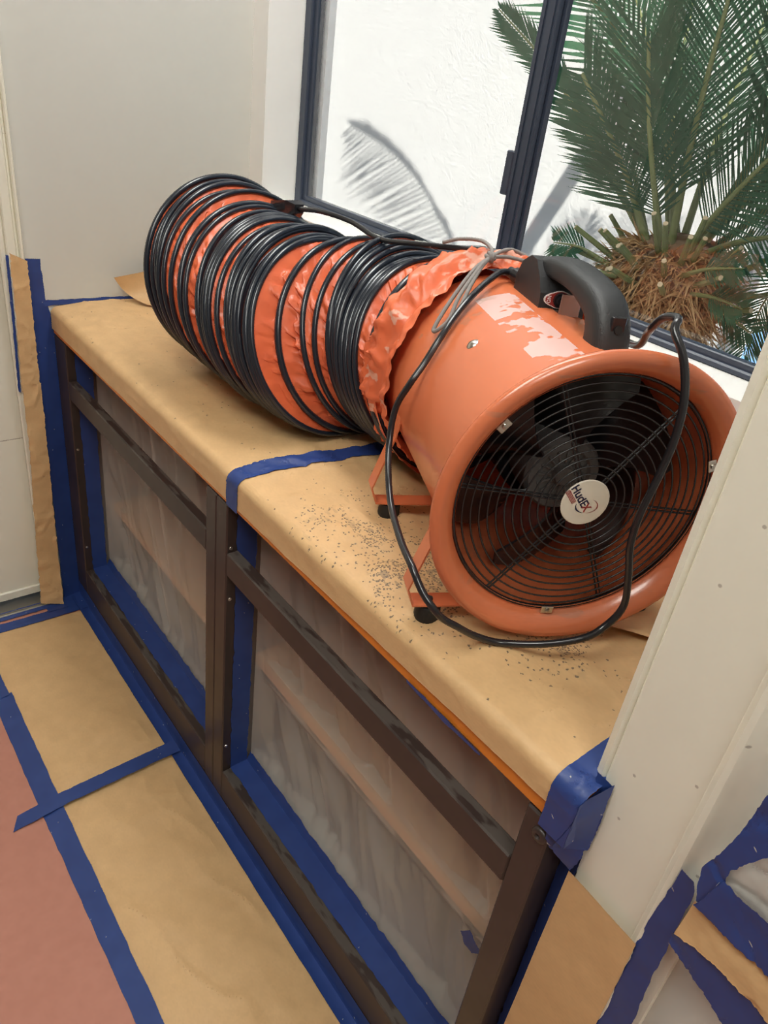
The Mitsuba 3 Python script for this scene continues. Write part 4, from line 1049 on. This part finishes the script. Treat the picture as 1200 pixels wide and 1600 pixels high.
for i in range(28):
    an = math.pi * (0.95 + 1.12 * (i * 0.618 % 1))
    z = r_.uniform(1.06, 1.185)
    o = np.array([math.cos(an), math.sin(an), 0])
    el = np.interp(z, [1.05, 1.19], [0.05, 1.1]) + r_.normal(0, 0.12)
    d = o * math.cos(el) + np.array([0, 0, math.sin(el)])
    p0 = TC + o * 0.11 + [0, 0, z - 0.03]
    ln = r_.uniform(0.09, 0.21)
    p1 = p0 + d * ln
    c = np.linspace(p0, p1, 4)
    kk = add(N_ + '__cut_stalk', tube(c, np.linspace(0.0095, 0.0065, 4), 7), 'm_stem', smooth=40)
    dd = (p1 - p0) / ln
    add(kk + '__cut_face', tube(np.array([p1 - dd * 0.001, p1 + dd * 0.0012]), 0.0066, 7), 'm_cut')
# a few short leaves low on the crown
for i, (pts_, n_) in enumerate(((((-1.28, Y0 - .12, 1.09), (-1.36, Y0 - .16, 1.12), (-1.44, Y0 - .18, 1.115)), 12), (((-1.22, Y0 - .16, 1.08), (-1.30, Y0 - .22, 1.08), (-1.375, Y0 - .24, 1.06)), 12), (((-1.06, Y0 - .12, 1.12), (-0.98, Y0 - .16, 1.16), (-0.88, Y0 - .18, 1.19)), 16), (((-1.04, Y0 - .1, 1.08), (-0.95, Y0 - .14, 1.10), (-0.86, Y0 - .16, 1.10)), 16), (((-1.03, Y0 - .04, 1.06), (-0.94, Y0 - .06, 1.05), (-0.86, Y0 - .06, 1.03)), 14))):
    frond(N_ + '__frond', pts_, n_, 0.07, 300 + i, fold=0.2, start=0.45, stem_r=0.008)
# smaller palm behind at the right
N2 = 'small_palm'
tag(N2, 'small palm plant with thin drooping fronds at the right edge of the window', 'palm')
B2 = np.array([-0.98, 2.25, 1.22])
for i, pts_ in enumerate((((-0.93, 2.3, 1.20), (-1.00, 2.28, 1.13), (-1.03, 2.25, 1.02), (-1.015, 2.22, 0.88)), ((-0.90, 2.3, 1.2), (-0.98, 2.3, 1.3), (-1.02, 2.3, 1.45)), ((-0.88, 2.3, 1.2), (-0.86, 2.3, 1.35), (-0.86, 2.3, 1.55)), ((-0.9, 2.3, 1.2), (-0.80, 2.26, 1.10), (-0.74, 2.25, 0.95)))):
    frond(N2 + '__frond', pts_, 34, 0.12, 400 + i, fold=0.2, start=0.1, stem_r=0.006)
add(N2 + '__trunk', lathe([(-0.3, 0.06), (0.9, 0.06), (1.1, 0.09), (1.2, 0.06), (1.22, 1e-4)], 24, (np.array([-0.86, 2.32, 0]), WZ, np.array([1., 0, 0]), np.array([0, 1., 0]))), 'm_trunk', smooth=40)
# slanted arm on a garden post, out of the picture: its shadow lies on the garden wall
add('garden_post__slanted_arm', tube(np.array([(-1.40, Y0 + .15, 2.0), (-0.20, Y0 + .15, 4.33)]), 0.040, 14), 'm_trunk', smooth=40)
add('garden_post__upright', tube(np.array([(-0.20, Y0 + .15, -0.29), (-0.20, Y0 + .15, 4.40)]), 0.045, 14), 'm_trunk', smooth=40)
tag('garden_post', 'brown garden post with a slanted arm that casts the diagonal shadow on the white wall', 'post')
